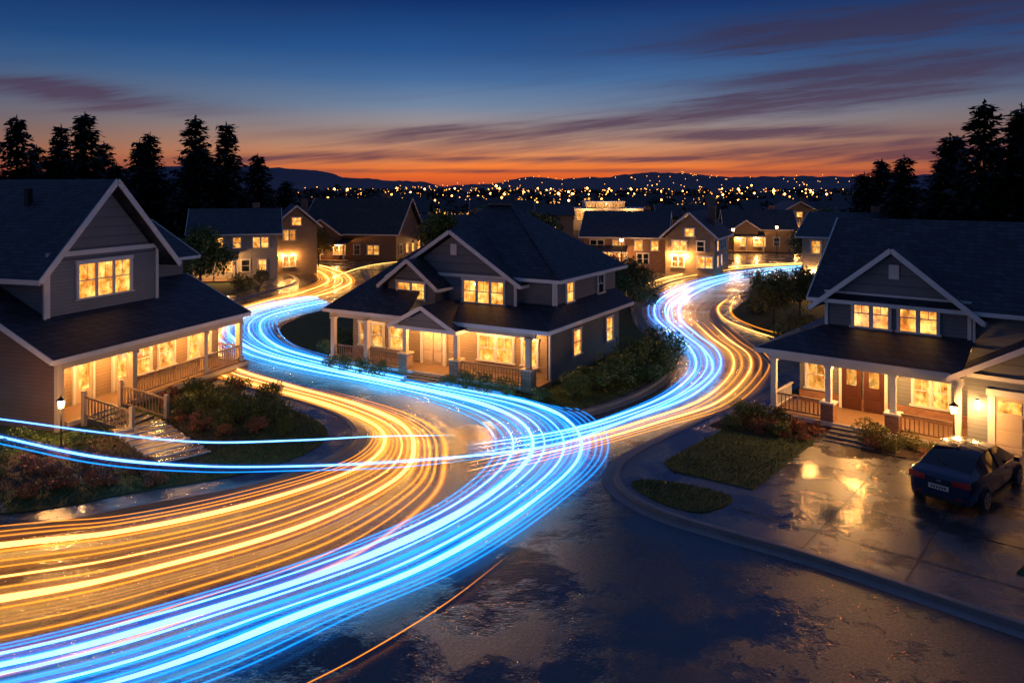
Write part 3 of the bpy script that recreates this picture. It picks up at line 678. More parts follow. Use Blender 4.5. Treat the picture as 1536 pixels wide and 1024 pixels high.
for x, y, s in [(-13.6, 25.5, .8), (-12.7, 26.2, .65), (-14.7, 25.0, .65), (-14.6, 26.8, .6), (-13.2, 35.6, .8), (-15.6, 34.4, .8), (-12.0, 25.4, .5), (-10.2, 30.9, .6), (-15.4, 24.5, .5), (-12.6, 31.2, .65), (-16.4, 26.6, .55), (-13.9, 32.2, .5), (-15.6, 26, .5), (-17.2, 27.2, .45), (-11.4, 30.4, .45)]: S(shf, x, y, s, 'flowering_shrub')
for a, b_, s in [(-13, -.7, .6), (-11.9, -.8, .6), (-10.8, -.8, .6), (-9.6, -.8, .65), (-5.1, -.9, .65), (-4.1, -.8, .75), (-2.9, -.8, .65), (-1.9, -.7, .7), (-15.1, 1.4, .9), (-15.4, 3.4, 1.1), (-15.4, 6, 1.2),
                (1.0, .8, .9), (1.4, 2.2, 1.2), (1.9, 3.9, 1.3), (2.2, 5.8, 1.35), (2.3, 7.8, 1.5), (2.2, 10, 1.6), (3.2, 5.0, .9), (3.4, 7, 1.0), (0, -.7, .6)]:
    x, y = CL(a, b_); S(shr, x, y, s)
for x, y, s in [(8.9, 31.2, .55), (10.5, 30.3, .5), (9.9, 32, .8), (10.8, 31.4, .7)]: S(shr, x, y, s)
for a, b_, s in [(2.9, -.9, .45), (2.2, -1.3, .55), (1.4, -1.2, .7), (.6, -1.1, .65), (1.7, -.5, .5), (5.0, -1.2, .45), (6.9, -1.3, .4), (1.9, -1.9, .5), (1.0, -2.0, .5), (-.2, -1.2, .5), (2.7, -1.9, .35)]: x, y = RL(a, b_); S(shf, x, y, s, 'flowering_shrub')
for a, b_, s in [(4.9, -.5, .8), (5.6, -1.2, .55), (6.2, -.5, .6), (6.9, -.7, .45)]: x, y = RL(a, b_); S(shw, x, y, s)
for x, y, s in [(16.8, 47, 1.3), (17.6, 45.5, 1.1), (18.6, 50, 1.5), (19.5, 60, 1.6), (21, 63, 1.4), (17.2, 42.5, 1.1), (24, 66, 1.5), (-26, 74, 1.3), (-25.5, 78, 1.2), (12.8, 75, 1.5), (11, 63, 1.6), (10.5, 66, 1.3), (24.5, 77, 1.2), (28, 80, 1.2), (-12.4, 88, 1.5), (-17, 103, 1.6), (-10, 78, 1.8), (-8.5, 84, 1.8)]: S(shw, x, y, s)
for x, y, s, me in [(-27.6, 68, 1.25, tre[0]), (-28.5, 63, 1.1, tre[1]), (18.6, 54.5, .9, trw), (9.2, 60, 1.0, trw), (7.4, 58, .95, tre[0]), (21.6, 57.5, .9, trw), (-9, 92, 1.5, tre[1]), (3, 85, 1.4, tre[0]), (-3, 100, 1.6, tre[1]), (-36, 76, 1.2, tre[0]), (27, 60, 1.2, tre[1]), (-42, 84, 1.4, tre[1]), (-24, 95, 1.1, trw), (34, 88, 1.3, trw), (42, 100, 1.4, tre[0])]:
    inst('garden_tree', me, x, y, 0.1, s)
Cs = []; Sz = []
def crown(x, y, hgt, r, n, q):
    if .05 < x/y < .20 and y < 176: return
    d = rng.normal(size=(n, 3)); d /= np.linalg.norm(d, axis=1)[:, None]
    f = rng.uniform(.6, 1.05, (n, 1)); taper = rng.uniform(.5, 1)
    c = d*f*np.array([r, r, hgt/2.]); c[:, :2] *= (1-taper*np.clip(c[:, 2:3]/hgt, -.2, .5))
    c += np.array([x, y, hgt/2.]); Cs.append(c); Sz.append(np.full(n, q))
for i in range(150):
    Yy = R.uniform(112, 210); Xx = R.uniform(-.75, -.18)*Yy; crown(Xx, Yy, R.uniform(6, 10.5), R.uniform(2, 3.6), 130, .5)
for i in range(55):
    Yy = R.uniform(95, 125); Xx = R.uniform(-.74, -.34)*Yy; crown(Xx, Yy, R.uniform(8, 12.5), R.uniform(2.4, 3.8), 200, .45)
for i in range(150):
    Yy = R.uniform(120, 330); Xx = R.uniform(-.25, .75)*Yy; crown(Xx, Yy, R.uniform(4, 7.5), R.uniform(2, 3.5), 110, .5)
for i in range(60):
    Yy = R.uniform(78, 115); Xx = R.uniform(.5, .85)*Yy; crown(Xx, Yy, R.uniform(6, 10), R.uniform(2, 3.4), 130, .45)
for i in range(420):
    Yy = R.uniform(330, 1200); Xx = R.uniform(-.75, .75)*Yy; crown(Xx, Yy, R.uniform(5, 9), R.uniform(4, 9), 45, 1.5)
C = np.concatenate(Cs); s = np.concatenate(Sz); V, F = quads(C, 1.0)
V = (np.repeat(C, 4, 0)+(V-np.repeat(C, 4, 0))*np.repeat(s, 4)[:, None])
mesh_obj('distant_trees', V, F, 'needles')
def inside(px, py, poly):
    c = np.zeros(len(px), bool); n = len(poly); j = n-1
    for i in range(n):
        xi, yi = poly[i]; xj, yj = poly[j]
        if yi != yj: c ^= ((yi > py) != (yj > py)) & (px < (xj-xi)*(py-yi)/(yj-yi)+xi)
        j = i
    return c
GP = []
for poly in lawn_polys:
    P = np.array(poly); lo = np.maximum(P.min(0), [-19, 18]); hi = np.minimum(P.max(0), [22, 46])
    A = max(0, (hi-lo).prod()); n = int(A*110); px = rng.uniform(lo[0], hi[0], n); py = rng.uniform(lo[1], hi[1], n)
    k = inside(px, py, poly); GP.append(np.stack([px[k], py[k]], 1))
G = np.concatenate(GP); n = len(G); a = rng.uniform(0, 6.28, n); w = .02; hh = rng.uniform(.05, .12, n)
dx = np.cos(a)*w; dy = np.sin(a)*w; z = np.full(n, .148); lx = rng.normal(0, .03, n); ly = rng.normal(0, .03, n)
V = np.stack([np.stack([G[:, 0]-dx, G[:, 1]-dy, z], 1), np.stack([G[:, 0]+dx, G[:, 1]+dy, z], 1), np.stack([G[:, 0]+lx, G[:, 1]+ly, z+hh], 1)], 1).reshape(-1, 3)
mesh_obj('grass', V, np.arange(3*n).reshape(-1, 3), 'blade')

# ------------------------------------------------------------------ town lights
def blobs(name, pts, mat):
    o6 = np.array([(1, 0, 0), (-1, 0, 0), (0, 1, 0), (0, -1, 0), (0, 0, 1), (0, 0, -1)], float)
    f8 = np.array([(0, 2, 4), (2, 1, 4), (1, 3, 4), (3, 0, 4), (2, 0, 5), (1, 2, 5), (3, 1, 5), (0, 3, 5)])
    V = np.concatenate([np.array(p[:3])+o6*p[3] for p in pts]); F = np.concatenate([f8+6*i for i in range(len(pts))])
    return mesh_obj(name, V, F, mat)
pa = []; pb = []
for i in range(640):
    Yy = 190*math.exp(R.uniform(0, 2.1)); c0 = R.choice((-.16, -.10, -.03, .05, .12, .2, .3, .36)); t = R.gauss(c0, .05) if R.random() < .75 else R.uniform(-.28, .5)
    zz = R.uniform(2.5, 7.5)+(0 if Yy < 1400 else float(hillh(np.array(t*Yy), np.array(Yy))))
    if R.random() < .82: pa.append((t*Yy, Yy, zz, Yy*R.uniform(.0003, .0009)))
    else: pb.append((t*Yy, Yy, zz, Yy*R.uniform(.0008, .0018)))
for i in range(90):
    Yy = R.uniform(1500, 2700); t = R.uniform(-.15, .5); pa.append((t*Yy, Yy, float(hillh(np.array(t*Yy), np.array(Yy)))+5, Yy*.0005))
blobs('town_lights', pa, 'town_bulb'); blobs('town_lights', pb, 'town_bulb_bright')
for x, y in [(-16, 122), (22, 112), (30, 104), (38, 110), (24.5, 98), (12, 84), (44, 126), (-24, 113), (3, 118)]:
    b = B('street_lamp', (x, y, 0)); b.cyl('pole', 'black_metal', (0, 0, 0), .07, .05, 4.0, 8); b.cyl('lantern', 'lamp_bulb', (0, 0, 4.0), .13, .2, .3, 8); b.cyl('cap', 'black_metal', (0, 0, 4.301), .25, .03, .15, 8)
    point('lamp', (0, 0, 3.8), 500, b.root, r=.15); b.done()
def lamp_post(x, y, hgt, w):
    b = B('garden_lamp', (x, y, .12)); b.cyl('base', 'black_metal', (0, 0, 0), .09, .06, .15, 10); b.cyl('post', 'black_metal', (0, 0, .15), .035, .03, hgt-.15, 8)
    b.cyl('lantern_floor', 'black_metal', (0, 0, hgt), .06, .12, .05, 6); b.cyl('glass', 'lamp_bulb', (0, 0, hgt+.051), .085, .125, .28, 6)
    for i in range(6):
        a = i*math.pi/3; b.beam('cage', 'black_metal', (math.cos(a)*.11, math.sin(a)*.11, hgt+.04), (math.cos(a)*.145, math.sin(a)*.145, hgt+.34), .015, .015)
    b.cyl('lantern_roof', 'black_metal', (0, 0, hgt+.335), .19, .02, .14, 6); b.cyl('finial', 'black_metal', (0, 0, hgt+.475), .02, .005, .08, 6)
    point('lamp', (0, -.24, hgt+.15), w, b.root, r=.08); b.done()
lamp_post(-17.0, 28.9, 1.5, 330); x, y = RL(7.6, -.5); lamp_post(x, y, 1.6, 330)

# ------------------------------------------------------------------ light trails
def trail_mat(name, hue, edge, core, st):  # emissive ribbon that paints a soft glow halo around each trail core
    m, nt, out = new_mat(name); T = NT(nt)
    uv = T.n('ShaderNodeTexCoord').outputs['UV']; u, v, _ = T.sep(uv)
    t = T.math('ABSOLUTE', T.math('SUBTRACT', T.math('MULTIPLY', v, 2.0), 1.0))
    k = T.math('POWER', T.math('SUBTRACT', 1.0, t, clamp=True), 2.4)
    al = T.math('ADD', .5, T.math('MULTIPLY', T.noise(T.comb(T.math('MULTIPLY', u, .25), T.math('MULTIPLY', v, 5.0), 0.0), 1.0, 3), .9))
    e = T.n('ShaderNodeEmission'); nt.links.new(T.ramp(t, [(0, core), (.25, hue), (.8, edge)]), e.inputs[0])
    nt.links.new(T.math('MULTIPLY', T.math('MULTIPLY', k, al), st), e.inputs[1])
    tr = T.n('ShaderNodeBsdfTransparent'); a = T.n('ShaderNodeAddShader')
    nt.links.new(e.outputs[0], a.inputs[0]); nt.links.new(tr.outputs[0], a.inputs[1]); nt.links.new(a.outputs[0], out.inputs[0]); M[name] = m; nosample(name)
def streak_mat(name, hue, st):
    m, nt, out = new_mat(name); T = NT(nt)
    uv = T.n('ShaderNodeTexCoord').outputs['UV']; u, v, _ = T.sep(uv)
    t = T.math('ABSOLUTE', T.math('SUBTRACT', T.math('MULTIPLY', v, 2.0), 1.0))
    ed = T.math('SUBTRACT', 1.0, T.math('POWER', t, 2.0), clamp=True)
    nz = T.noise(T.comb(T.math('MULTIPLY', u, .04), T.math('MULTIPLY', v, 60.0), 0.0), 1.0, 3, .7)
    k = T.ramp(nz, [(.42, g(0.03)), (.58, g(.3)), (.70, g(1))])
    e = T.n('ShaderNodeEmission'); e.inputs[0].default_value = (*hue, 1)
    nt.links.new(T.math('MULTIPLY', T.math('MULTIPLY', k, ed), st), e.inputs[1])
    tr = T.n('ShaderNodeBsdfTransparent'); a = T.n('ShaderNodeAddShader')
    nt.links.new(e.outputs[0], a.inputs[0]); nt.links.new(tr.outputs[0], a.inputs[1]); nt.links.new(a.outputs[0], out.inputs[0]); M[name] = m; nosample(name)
trail_mat('trail_blue', (.0, .22, 1), (0, .09, 1), (.01, .40, 1), 1.6)
trail_mat('trail_orange', (1, .29, .012), (1, .18, .003), (1, .45, .05), 1.5)
m_emit('core_blue', (.20, .64, 1), 3.2); m_emit('core_orange', (1, .54, .13), 3.2)
m_emit('thin_blue', (.005, .34, 1), 1.6); m_emit('thin_orange', (1, .33, .03), 1.4)
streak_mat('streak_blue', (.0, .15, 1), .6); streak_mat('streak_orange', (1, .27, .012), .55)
def trail(pts, hue, w, r, z=.14, bright=True, taper=(0, 0)):
    P = catmull(pts, 9); n = len(P)
    if P.shape[1] == 2: P = np.concatenate([P, np.full((n, 1), z)], 1)
    t = np.gradient(P[:, :2], axis=0); t /= np.linalg.norm(t, axis=1)[:, None]+1e-9; nn = np.stack([-t[:, 1], t[:, 0], np.zeros(n)], 1)
    L = np.concatenate([[0], np.cumsum(np.linalg.norm(np.diff(P, axis=0), axis=1))])
    ww = np.full(n, w)*(1+np.clip((P[:, 1]-35)/60, 0, 1)*.1); V = []; UV = []; F = []; mi = []
    if taper[0]: ww *= np.clip(L/taper[0], .02, 1)
    if taper[1]: ww *= np.clip((L[-1]-L)/taper[1], .02, 1)
    for i in range(n):
        V += [P[i]-nn[i]*ww[i], P[i], P[i]+nn[i]*ww[i]]; UV += [(L[i], 0), (L[i], .5), (L[i], 1)]
    for i in range(n-1):
        a = 3*i; F += [(a, a+3, a+4, a+1), (a+1, a+4, a+5, a+2)]; mi += [0, 0]
    m0 = len(V); rr = r*ww/w*(1+.25*np.sin(L*.35+r*300)+.15*np.sin(L*.9+w*90))
    for i in range(n):
        for k in range(6):
            a = k*math.pi/3; V.append(P[i]+nn[i]*math.cos(a)*rr[i]+np.array([0, 0, math.sin(a)*rr[i]])); UV.append((0, 0))
    for i in range(n-1):
        for k in range(6):
            a = m0+6*i+k; b_ = m0+6*i+(k+1) % 6; F.append((a, b_, b_+6, a+6)); mi.append(1)
    mesh_obj('road_glow', V, F, ['trail_'+hue, ('core_' if bright else 'thin_')+hue], mi=mi, uvs=UV)
def between(A, Bp, hue, z=.07):  # wide emissive sheet painting a faint streaky glow over the road
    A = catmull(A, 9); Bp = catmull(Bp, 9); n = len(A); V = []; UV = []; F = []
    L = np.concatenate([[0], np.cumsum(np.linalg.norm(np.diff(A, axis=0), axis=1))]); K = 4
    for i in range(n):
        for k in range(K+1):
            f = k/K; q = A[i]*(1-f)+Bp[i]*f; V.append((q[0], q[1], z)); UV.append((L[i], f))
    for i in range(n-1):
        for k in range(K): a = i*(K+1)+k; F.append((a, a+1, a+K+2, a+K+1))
    mesh_obj('road_glow', V, F, 'streak_'+hue, uvs=UV)
def lerp(A, Bp, k, j=0.0, m=None):
    A = np.array(A); Bp = np.array(Bp); q = A*(1-k)+Bp*k
    return q[:m] if m else q
B1 = [(-12, 13.3), (-7.6, 15.5), (-4.9, 17.7), (-2.07, 20.2), (.6, 24), (2.45, 28.05), (2.5, 31.9), (.8, 35.0), (-4.04, 38.4), (-9.2, 42.4), (-14.2, 47.1), (-17.4, 53), (-18.6, 58.1), (-17.5, 62.2), (-15.9, 65.7)]
B2 = [(-15.5, 14.3), (-10.5, 15.75), (-7.2, 17.7), (-3.71, 20.5), (-1, 24), (.66, 28.05), (.47, 31.7), (-1.48, 34.8), (-5.75, 38.2), (-10.8, 41.8), (-15.6, 46.2), (-19.3, 52.1), (-20.6, 58.1), (-19.8, 63.6), (-17.3, 68)]
O1 = [(-24, 18.2), (-14.1, 21.1), (-10.9, 22.1), (-7.75, 24.2), (-5.36, 27.06), (-4.96, 29.9), (-6.14, 32.4), (-9.17, 35.4), (-12.9, 38.3), (-16, 41.1), (-19, 46.5), (-21, 53), (-22.2, 60), (-21.2, 66), (-19.6, 72), (-19.6, 82), (-26.1, 95), (-36, 101)]
O3 = [(-20, 15.8), (-12.2, 18.25), (-8.96, 19.9), (-5.98, 22.3), (-3.96, 25.6), (-3.65, 28.4), (-4.47, 31.5), (-7.02, 34.6), (-11.15, 38), (-15.1, 41.6), (-17.9, 46.6), (-20, 53), (-21, 59), (-19.4, 65), (-17.0, 71), (-17.0, 81), (-23.6, 95), (-34, 102.5)]
R1 = [(-1.73, 29.3), (2.2, 31.1), (5.03, 33.6), (7.8, 37.1), (10.0, 41.8), (10.9, 46.9), (10.8, 52.3), (11.0, 59), (13.1, 67.6), (18.9, 79.3), (26.2, 88.5), (34, 94.5), (46, 98)]
R2 = [(-1.66, 28.05), (2.4, 30.3), (5.5, 32.9), (8.55, 36.2), (11.1, 41.1), (12.3, 46), (12.3, 51.1), (12.6, 57.5), (14.7, 65.7), (20.3, 76.7), (27, 85.2), (35, 91.5), (47, 95)]
for k, w, r, br in [(0, .5, .055, 1), (.12, .16, .013, 0), (.22, .14, .01, 0), (.36, .3, .026, 1), (.5, .16, .012, 0), (.6, .14, .01, 0), (.76, .24, .018, 1), (1.0, .56, .07, 1), (1.16, .16, .012, 0), (1.4, .28, .022, 1), (1.58, .14, .01, 0), (1.75, .12, .008, 0), (-.16, .14, .009, 0), (-.3, .12, .007, 0), (-.42, .1, .006, 0), (-.55, .1, .005, 0)]:
    trail(lerp(B1, B2, k), 'blue', w, r, .13+.03*(int(k*50) % 3), br)
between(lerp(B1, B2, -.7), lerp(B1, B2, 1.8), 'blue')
for k, w, r, br in [(0, .48, .055, 1), (.14, .2, .016, 0), (.3, .14, .01, 0), (.44, .14, .01, 0), (.6, .2, .018, 1), (.8, .14, .01, 0), (1.0, .5, .06, 1), (1.14, .18, .014, 0), (-.15, .16, .01, 0), (-.3, .12, .008, 0), (-.42, .1, .006, 0)]:
    trail(lerp(O1, O3, k), 'orange', w, r, .14+.03*(int(k*50) % 3), br)
for k, w, r, br in [(1.35, .12, .008, 0), (1.5, .16, .012, 0), (1.7, .1, .007, 0), (1.95, .2, .016, 0)]: trail(lerp(O1, O3, k, m=9), 'orange', w, r, .12, br, (0, 8))
trail([(-4.6, 14.8), (-3.2, 16.2), (-1.6, 18.2), (-.1, 20.6)], 'orange', .05, .004, .1, False, (0, 4))
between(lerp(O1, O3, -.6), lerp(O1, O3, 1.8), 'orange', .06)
for k, w, r, br in [(0, .38, .04, 1), (.2, .15, .012, 0), (.45, .22, .02, 1), (.72, .15, .012, 0), (1.0, .34, .032, 1), (-.25, .14, .01, 0)]:
    trail(lerp(R1, R2, k), 'blue', w, r, .13+.03*(int(k*50) % 3), br, (5, 0))
for k, w, r, br in [(1.5, .3, .035, 1), (1.8, .14, .01, 0), (2.15, .28, .032, 1), (2.5, .12, .01, 0), (2.8, .1, .008, 0)]:
    trail(lerp(R1, R2, k, m=8), 'orange', w, r, .13, br, (4, 5))
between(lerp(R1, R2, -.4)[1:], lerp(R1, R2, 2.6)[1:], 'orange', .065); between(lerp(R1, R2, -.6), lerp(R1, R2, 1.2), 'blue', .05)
trail([(-28, 32.4, .9), (-18.6, 27.9, .9), (-13.9, 25.8, .9), (-10.2, 25.0, .9), (-6.9, 25, .9), (-3.75, 25.7, .8), (-.43, 27.4, .5), (2.1, 29.5, .2), (5.2, 32.8, .15), (8.2, 36.5, .15), (10.7, 41, .15), (11.6, 46, .15), (11.5, 52, .15), (11.8, 58, .15), (14, 66, .15), (19.6, 77.5, .15), (27, 86, .15), (35, 92, .15)], 'blue', .34, .03)
trail([(-27, 32.0, .95), (-20, 29.9, .95), (-15.3, 28.3, .95), (-11.1, 27.2, .95), (-7.57, 27.4, .95), (-5.0, 27.8, .95), (-2, 28.1, .9)], 'blue', .26, .022, taper=(0, 5))
trail([(-28, 31.6, .9), (-18.2, 27.2, .9), (-13.6, 25.2, .9), (-10.0, 24.5, .9), (-6.9, 24.6, .9), (-3.6, 25.2, .8), (0, 27.2, .5)], 'blue', .14, .012, bright=False, taper=(0, 5))
trail([(26, 44.5), (19.25, 47.9), (17.3, 49.5), (16.2, 53), (15.8, 57.2), (16.8, 62.5), (19.3, 68)], 'orange', .3, .035, .2, True, (0, 5))
trail([(26, 46), (19.6, 49), (18, 51), (17.0, 54), (16.8, 58), (18, 63), (20, 67)], 'orange', .2, .016, .2, False, (0, 5))
trail([(9.5, 68), (11.6, 73), (16.8, 83), (25, 92.5), (33, 97.2), (46, 101)], 'orange', .35, .045, .2)
trail([(10.5, 70), (17.8, 82), (26, 90.8), (34, 95.8), (46, 99.5)], 'orange', .3, .025, .2)
trail([(-19.5, 84), (-17.5, 96), (-12, 103), (-4, 107)], 'orange', .3, .04, .2)

# ------------------------------------------------------------------ car
def paint():
    m, nt, out = new_mat('car_paint'); T = NT(nt); co = obj_co(T)
    c = T.mix(T.noise(co, 300, 1), (.004, .013, .05), (.007, .022, .08))
    pbsdf(T, out, c, .22, None, .4, coat=1.0); M['car_paint'] = m
paint(); m_plain('tyre', (.012, .012, .012), .8, .2, 8); m_plain('alloy', (.45, .45, .47), .3, .1, 5, metal=1)
m_plain('tail_lens', (.35, .008, .008), .12, .2, 5); m_plain('plate_white', (.6, .6, .6), .4, .05, 5); m_plain('chrome', (.6, .6, .6), .12, .05, 5, metal=1)
car = B('parked_car', (13.05, 23.45, .125), math.atan2(.65, .76)); car.root.scale = (1.12, 1.1, 1.06)
st = [ # x, hw, zb, zs, zm, belt, roofhw, roofz, ctrz
 (0.0, .62, .36, .46, .66, .82, .54, .87, .89), (.05, .76, .29, .43, .70, .94, .62, .99, 1.01), (.16, .83, .25, .41, .72, .99, .66, 1.04, 1.06), (.42, .885, .20, .40, .73, 1.01, .68, 1.09, 1.12),
 (.95, .90, .18, .40, .73, .995, .62, 1.32, 1.35), (1.35, .905, .18, .40, .73, .98, .60, 1.42, 1.455), (2.0, .905, .18, .40, .73, .97, .60, 1.455, 1.49), (2.65, .905, .18, .40, .73, .955, .59, 1.41, 1.44),
 (3.15, .90, .18, .40, .73, .94, .64, 1.17, 1.20), (3.6, .89, .18, .40, .73, .915, .70, .96, .985), (4.05, .86, .2, .4, .69, .83, .66, .88, .90), (4.3, .79, .22, .4, .61, .74, .58, .78, .80), (4.42, .67, .3, .42, .55, .63, .48, .67, .68)]
V = []; F = []; mi = []
for (x, hw, zb, zs, zm, be, rw, rz, cz) in st:
    half = [(hw*.86, zb), (hw*.98, zs), (hw, zm), (hw*.955, be), (rw, rz), (rw*.5, (rz+cz)/2+.008), (0, cz)]
    ring = [(x, -y, z) for y, z in half]+[(x, y, z) for y, z in half[::-1][1:]]
    V += ring
K = 13
for i in range(len(st)-1):
    for k in range(K-1):
        F.append((i*K+k, i*K+k+1, (i+1)*K+k+1, (i+1)*K+k))
        gl = 0
        if k in (3, 8) and 4 <= i <= 8: gl = 1
        if k in (4, 5, 6, 7) and i in (3, 4, 7, 8): gl = 1
        mi.append(gl)
F.append(tuple(range(K))); mi.append(0); F.append(tuple(range((len(st)-1)*K, len(st)*K))[::-1]); mi.append(0)
body = mesh_obj('body', V, F, ['car_paint', 'dark_glass'], car.root, mi=mi, smooth=True)
md = body.modifiers.new('b', 'BEVEL'); md.width = .02; md.segments = 3; md.limit_method = 'ANGLE'; md.angle_limit = math.radians(22)
ws = body.modifiers.new('w', 'WEIGHTED_NORMAL')
for x in (.82, 3.48):
    for sgn in (-1, 1):
        y0 = sgn*.91
        car.cyl('wheel_arches', 'black_metal', (x, y0-.015 if sgn > 0 else y0-.005, .34), .375, .375, .02, 28, 'y')
        ya, yb = (y0-.18, y0+.02) if sgn > 0 else (y0-.02, y0+.18)
        car.cyl('tyres', 'tyre', (x, ya, .325), .325, .325, yb-ya, 28, 'y')
        yo = yb+.001 if sgn > 0 else ya-.016
        car.cyl('hub_ring', 'black_metal', (x, yo, .325), .225, .225, .015, 24, 'y')
        yo2 = yo+.016 if sgn > 0 else yo-.012
        for s in range(5):
            a = s*2*math.pi/5+.3
            car.beam('spokes', 'alloy', (x+.03*math.cos(a), yo2+.005, .325+.03*math.sin(a)), (x+.21*math.cos(a), yo2+.005, .325+.21*math.sin(a)), .03, .045)
        for s in range(24):
            a = s*2*math.pi/24; a2 = a+2*math.pi/24
            car.beam('rims', 'alloy', (x+.215*math.cos(a), yo2+.005, .325+.215*math.sin(a)), (x+.215*math.cos(a2), yo2+.005, .325+.215*math.sin(a2)), .022, .022)
for sgn in (-1, 1):
    car.ext('tail_lamps', 'tail_lens', [(.01, sgn*.34, .80), (.02, sgn*.34, .93), (.09, sgn*.79, .965), (.06, sgn*.80, .78)], (-.045, sgn*.012, 0))
    car.beam('door_handles', 'chrome', (1.55, sgn*.905, .86), (1.72, sgn*.905, .86), .02, .025)
    car.beam('door_handles', 'chrome', (2.45, sgn*.905, .85), (2.62, sgn*.905, .85), .02, .025)
    car.box('mirrors', 'car_paint', 2.98, 3.14, min(sgn*.93, sgn*1.08), max(sgn*.93, sgn*1.08), .95, 1.08)
    car.beam('belt_chrome', 'chrome', (.75, sgn*.872, 1.0), (3.3, sgn*.868, .945), .012, .018)
    for xx in (1.32, 2.2, 3.05): car.beam('door_gaps', 'black_metal', (xx, sgn*.906, .3), (xx, sgn*.906, .72), .006, .012)
    car.beam('b_pillars', 'black_metal', (1.95, sgn*.865, .98), (2.0, sgn*.605, 1.45), .03, .06)
    car.beam('door_sills', 'black_metal', (1.2, sgn*.885, .27), (3.1, sgn*.885, .27), .03, .09)
    car.box('reflectors', 'tail_lens', -.005, .03, min(sgn*.45, sgn*.60), max(sgn*.45, sgn*.60), .42, .46)
    car.cyl('exhaust', 'chrome', (.1, sgn*.5, .27), .035, .035, .01, 10, 'y')
car.box('number_plate', 'plate_white', -.03, -.012, -.26, .26, .60, .73); car.box('plate_recess', 'black_metal', -.012, .02, -.33, .33, .57, .77)
for i in range(6): car.box('plate_digits', 'black_metal', -.034, -.031, -.2+i*.07, -.155+i*.07, .63, .70)
car.box('rear_badge', 'chrome', -.015, .01, -.05, .05, .82, .87)
car.box('bumper_valance', 'black_metal', -.02, .1, -.58, .58, .3, .40)
car.beam('trunk_gap', 'black_metal', (.01, -.58, .80), (.01, .58, .80), .03, .008)
car.beam('rear_wiper', 'black_metal', (.52, 0, 1.18), (.72, .3, 1.28), .015, .015)
car.box('shark_fin', 'black_metal', 1.35, 1.5, -.015, .015, 1.455, 1.52)
car.done()

# ------------------------------------------------------------------ sky
w = bpy.data.worlds.new('World'); scene.world = w; w.use_nodes = True; nt = w.node_tree; nt.nodes.clear(); T = NT(nt)
out = nt.nodes.new('ShaderNodeOutputWorld'); bg = nt.nodes.new('ShaderNodeBackground'); nt.links.new(bg.outputs[0], out.inputs[0])
d = T.n('ShaderNodeTexCoord').outputs['Generated']; x, y, z = T.sep(d)
warp = T.math('MULTIPLY', T.math('SUBTRACT', T.noise(T.comb(T.math('MULTIPLY', x, 2.0), T.math('MULTIPLY', z, 6.0), 0.0), 1.5, 3), .5), .012)
f = T.math('DIVIDE', T.math('ADD', T.math('MAXIMUM', z, 0.0), warp), .25)
sky = T.ramp(f, [(0, (.46, .07, .03)), (.06, (.82, .14, .025)), (.10, (.98, .23, .04)), (.155, (.88, .30, .10)), (.225, (.62, .32, .19)), (.31, (.36, .29, .28)), (.415, (.17, .24, .36)), (.55, (.062, .155, .34)), (.69, (.022, .092, .28)), (.95, (.005, .028, .14))])
ax = T.math('ABSOLUTE', T.math('ADD', x, -.03)); side = T.ramp(ax, [(.15, g(0)), (.62, g(1))])
lowm = T.ramp(f, [(.25, g(1)), (.6, g(0))])
sky = T.mix(T.math('MULTIPLY', T.math('MULTIPLY', side, lowm), .5), sky, (.09, .055, .085))
sky = T.mix(T.math('MULTIPLY', side, .35), sky, (.003, .010, .04))
q = T.math('DIVIDE', z, T.math('MAXIMUM', y, .05)); p = T.math('DIVIDE', x, T.math('MAXIMUM', y, .05))
pn = T.comb(T.math('MULTIPLY', p, 2.2), T.math('MULTIPLY', T.math('SUBTRACT', q, T.math('MULTIPLY', p, .10)), 36.0), 0.0)
n1 = T.noise(pn, 1.0, 6, .62); n2 = T.noise(T.comb(T.math('MULTIPLY', p, 4.0), T.math('MULTIPLY', T.math('SUBTRACT', q, T.math('MULTIPLY', p, .12)), 70.0), 3.0), 1.0, 5, .62)
tot = None
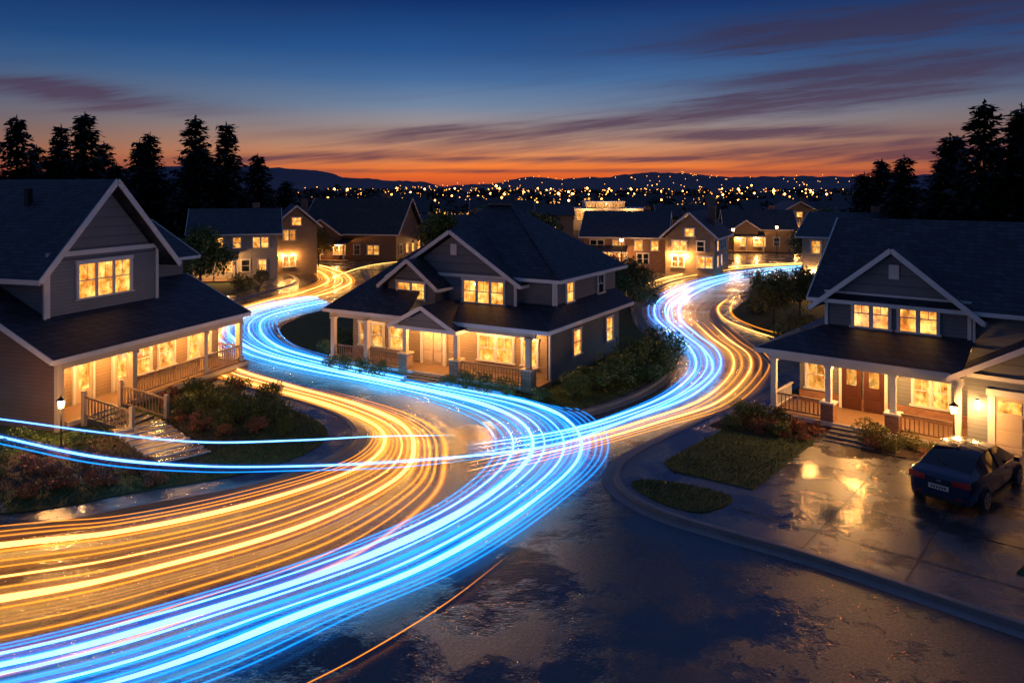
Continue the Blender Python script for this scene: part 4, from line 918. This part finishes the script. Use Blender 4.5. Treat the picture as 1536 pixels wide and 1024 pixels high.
for (px, qy, m_, L, Tt, am) in [(.28, .100, .13, .44, .023, 1.0), (.52, .155, .14, .36, .030, 1.0), (.50, .215, .10, .40, .030, 1.0), (-.09, .068, .02, .18, .013, 1), (-.59, .122, -.10, .19, .015, 1.0), (.47, .048, .03, .36, .016, 1), (-.27, .037, .02, .24, .009, 1.0), (.12, .036, .0, .4, .006, .9), (.30, .068, .02, .3, .009, 1.0), (.05, .020, 0, .7, .0035, .7), (.1, .085, .05, .25, .007, .8)]:
    dp = T.math('SUBTRACT', p, px); dq = T.math('SUBTRACT', T.math('SUBTRACT', q, qy), T.math('MULTIPLY', dp, m_))
    dq = T.math('ADD', dq, T.math('MULTIPLY', T.math('SUBTRACT', n1, .5), Tt*3.8))
    e2 = T.math('ADD', T.math('POWER', T.math('ABSOLUTE', T.math('DIVIDE', dp, L)), 2.0), T.math('POWER', T.math('ABSOLUTE', T.math('DIVIDE', dq, Tt)), 2.0))
    v = T.math('MULTIPLY', T.math('EXPONENT', T.math('MULTIPLY', e2, -1.1)), am)
    tot = v if tot is None else T.math('MAXIMUM', tot, v)
cl = T.math('MULTIPLY', tot, T.math('ADD', .6, T.math('MULTIPLY', T.ramp(n2, [(.35, g(0)), (.65, g(1))]), .8)), clamp=True)
cl = T.math('ADD', cl, T.math('MULTIPLY', T.ramp(n1, [(.5, g(0)), (.72, g(.4))]), T.ramp(p, [(.0, g(.25)), (.4, g(1))])), clamp=True)
ccol = T.ramp(f, [(.05, (.16, .045, .05)), (.25, (.115, .062, .095)), (.55, (.055, .045, .095)), (.9, (.028, .029, .075))])
sky = T.mix(T.math('MULTIPLY', cl, T.math('MULTIPLY', .92, T.math('GREATER_THAN', y, .05))), sky, ccol)
back = T.ramp(y, [(.3, g(1)), (.6, g(0))])
sky = T.mix(back, sky, (.040, .072, .165))
sky = T.mix(T.ramp(z, [(.3, g(0)), (.6, g(1))]), sky, (.036, .068, .18))
nt.links.new(sky, bg.inputs[0]); bg.inputs[1].default_value = 1.0
sun = bpy.data.lights.new('sun', 'SUN'); sun.energy = .06; sun.color = (1, .55, .35); sun.angle = math.radians(10)
so = bpy.data.objects.new('sun', sun); COL.objects.link(so); so.rotation_euler = (math.radians(-86), 0, 0)

cam = bpy.data.cameras.new('camera'); co_ = bpy.data.objects.new('camera', cam); COL.objects.link(co_)
co_.location = (0, 0, 10); co_.rotation_euler = (math.radians(90), 0, 0)
cam.sensor_width = 36; cam.lens = 26.95; cam.shift_y = -.151; cam.clip_end = 12000; cam.clip_start = .1
scene.camera = co_
scene.view_settings.view_transform = 'Standard'; scene.view_settings.look = 'None'; scene.view_settings.exposure = 0
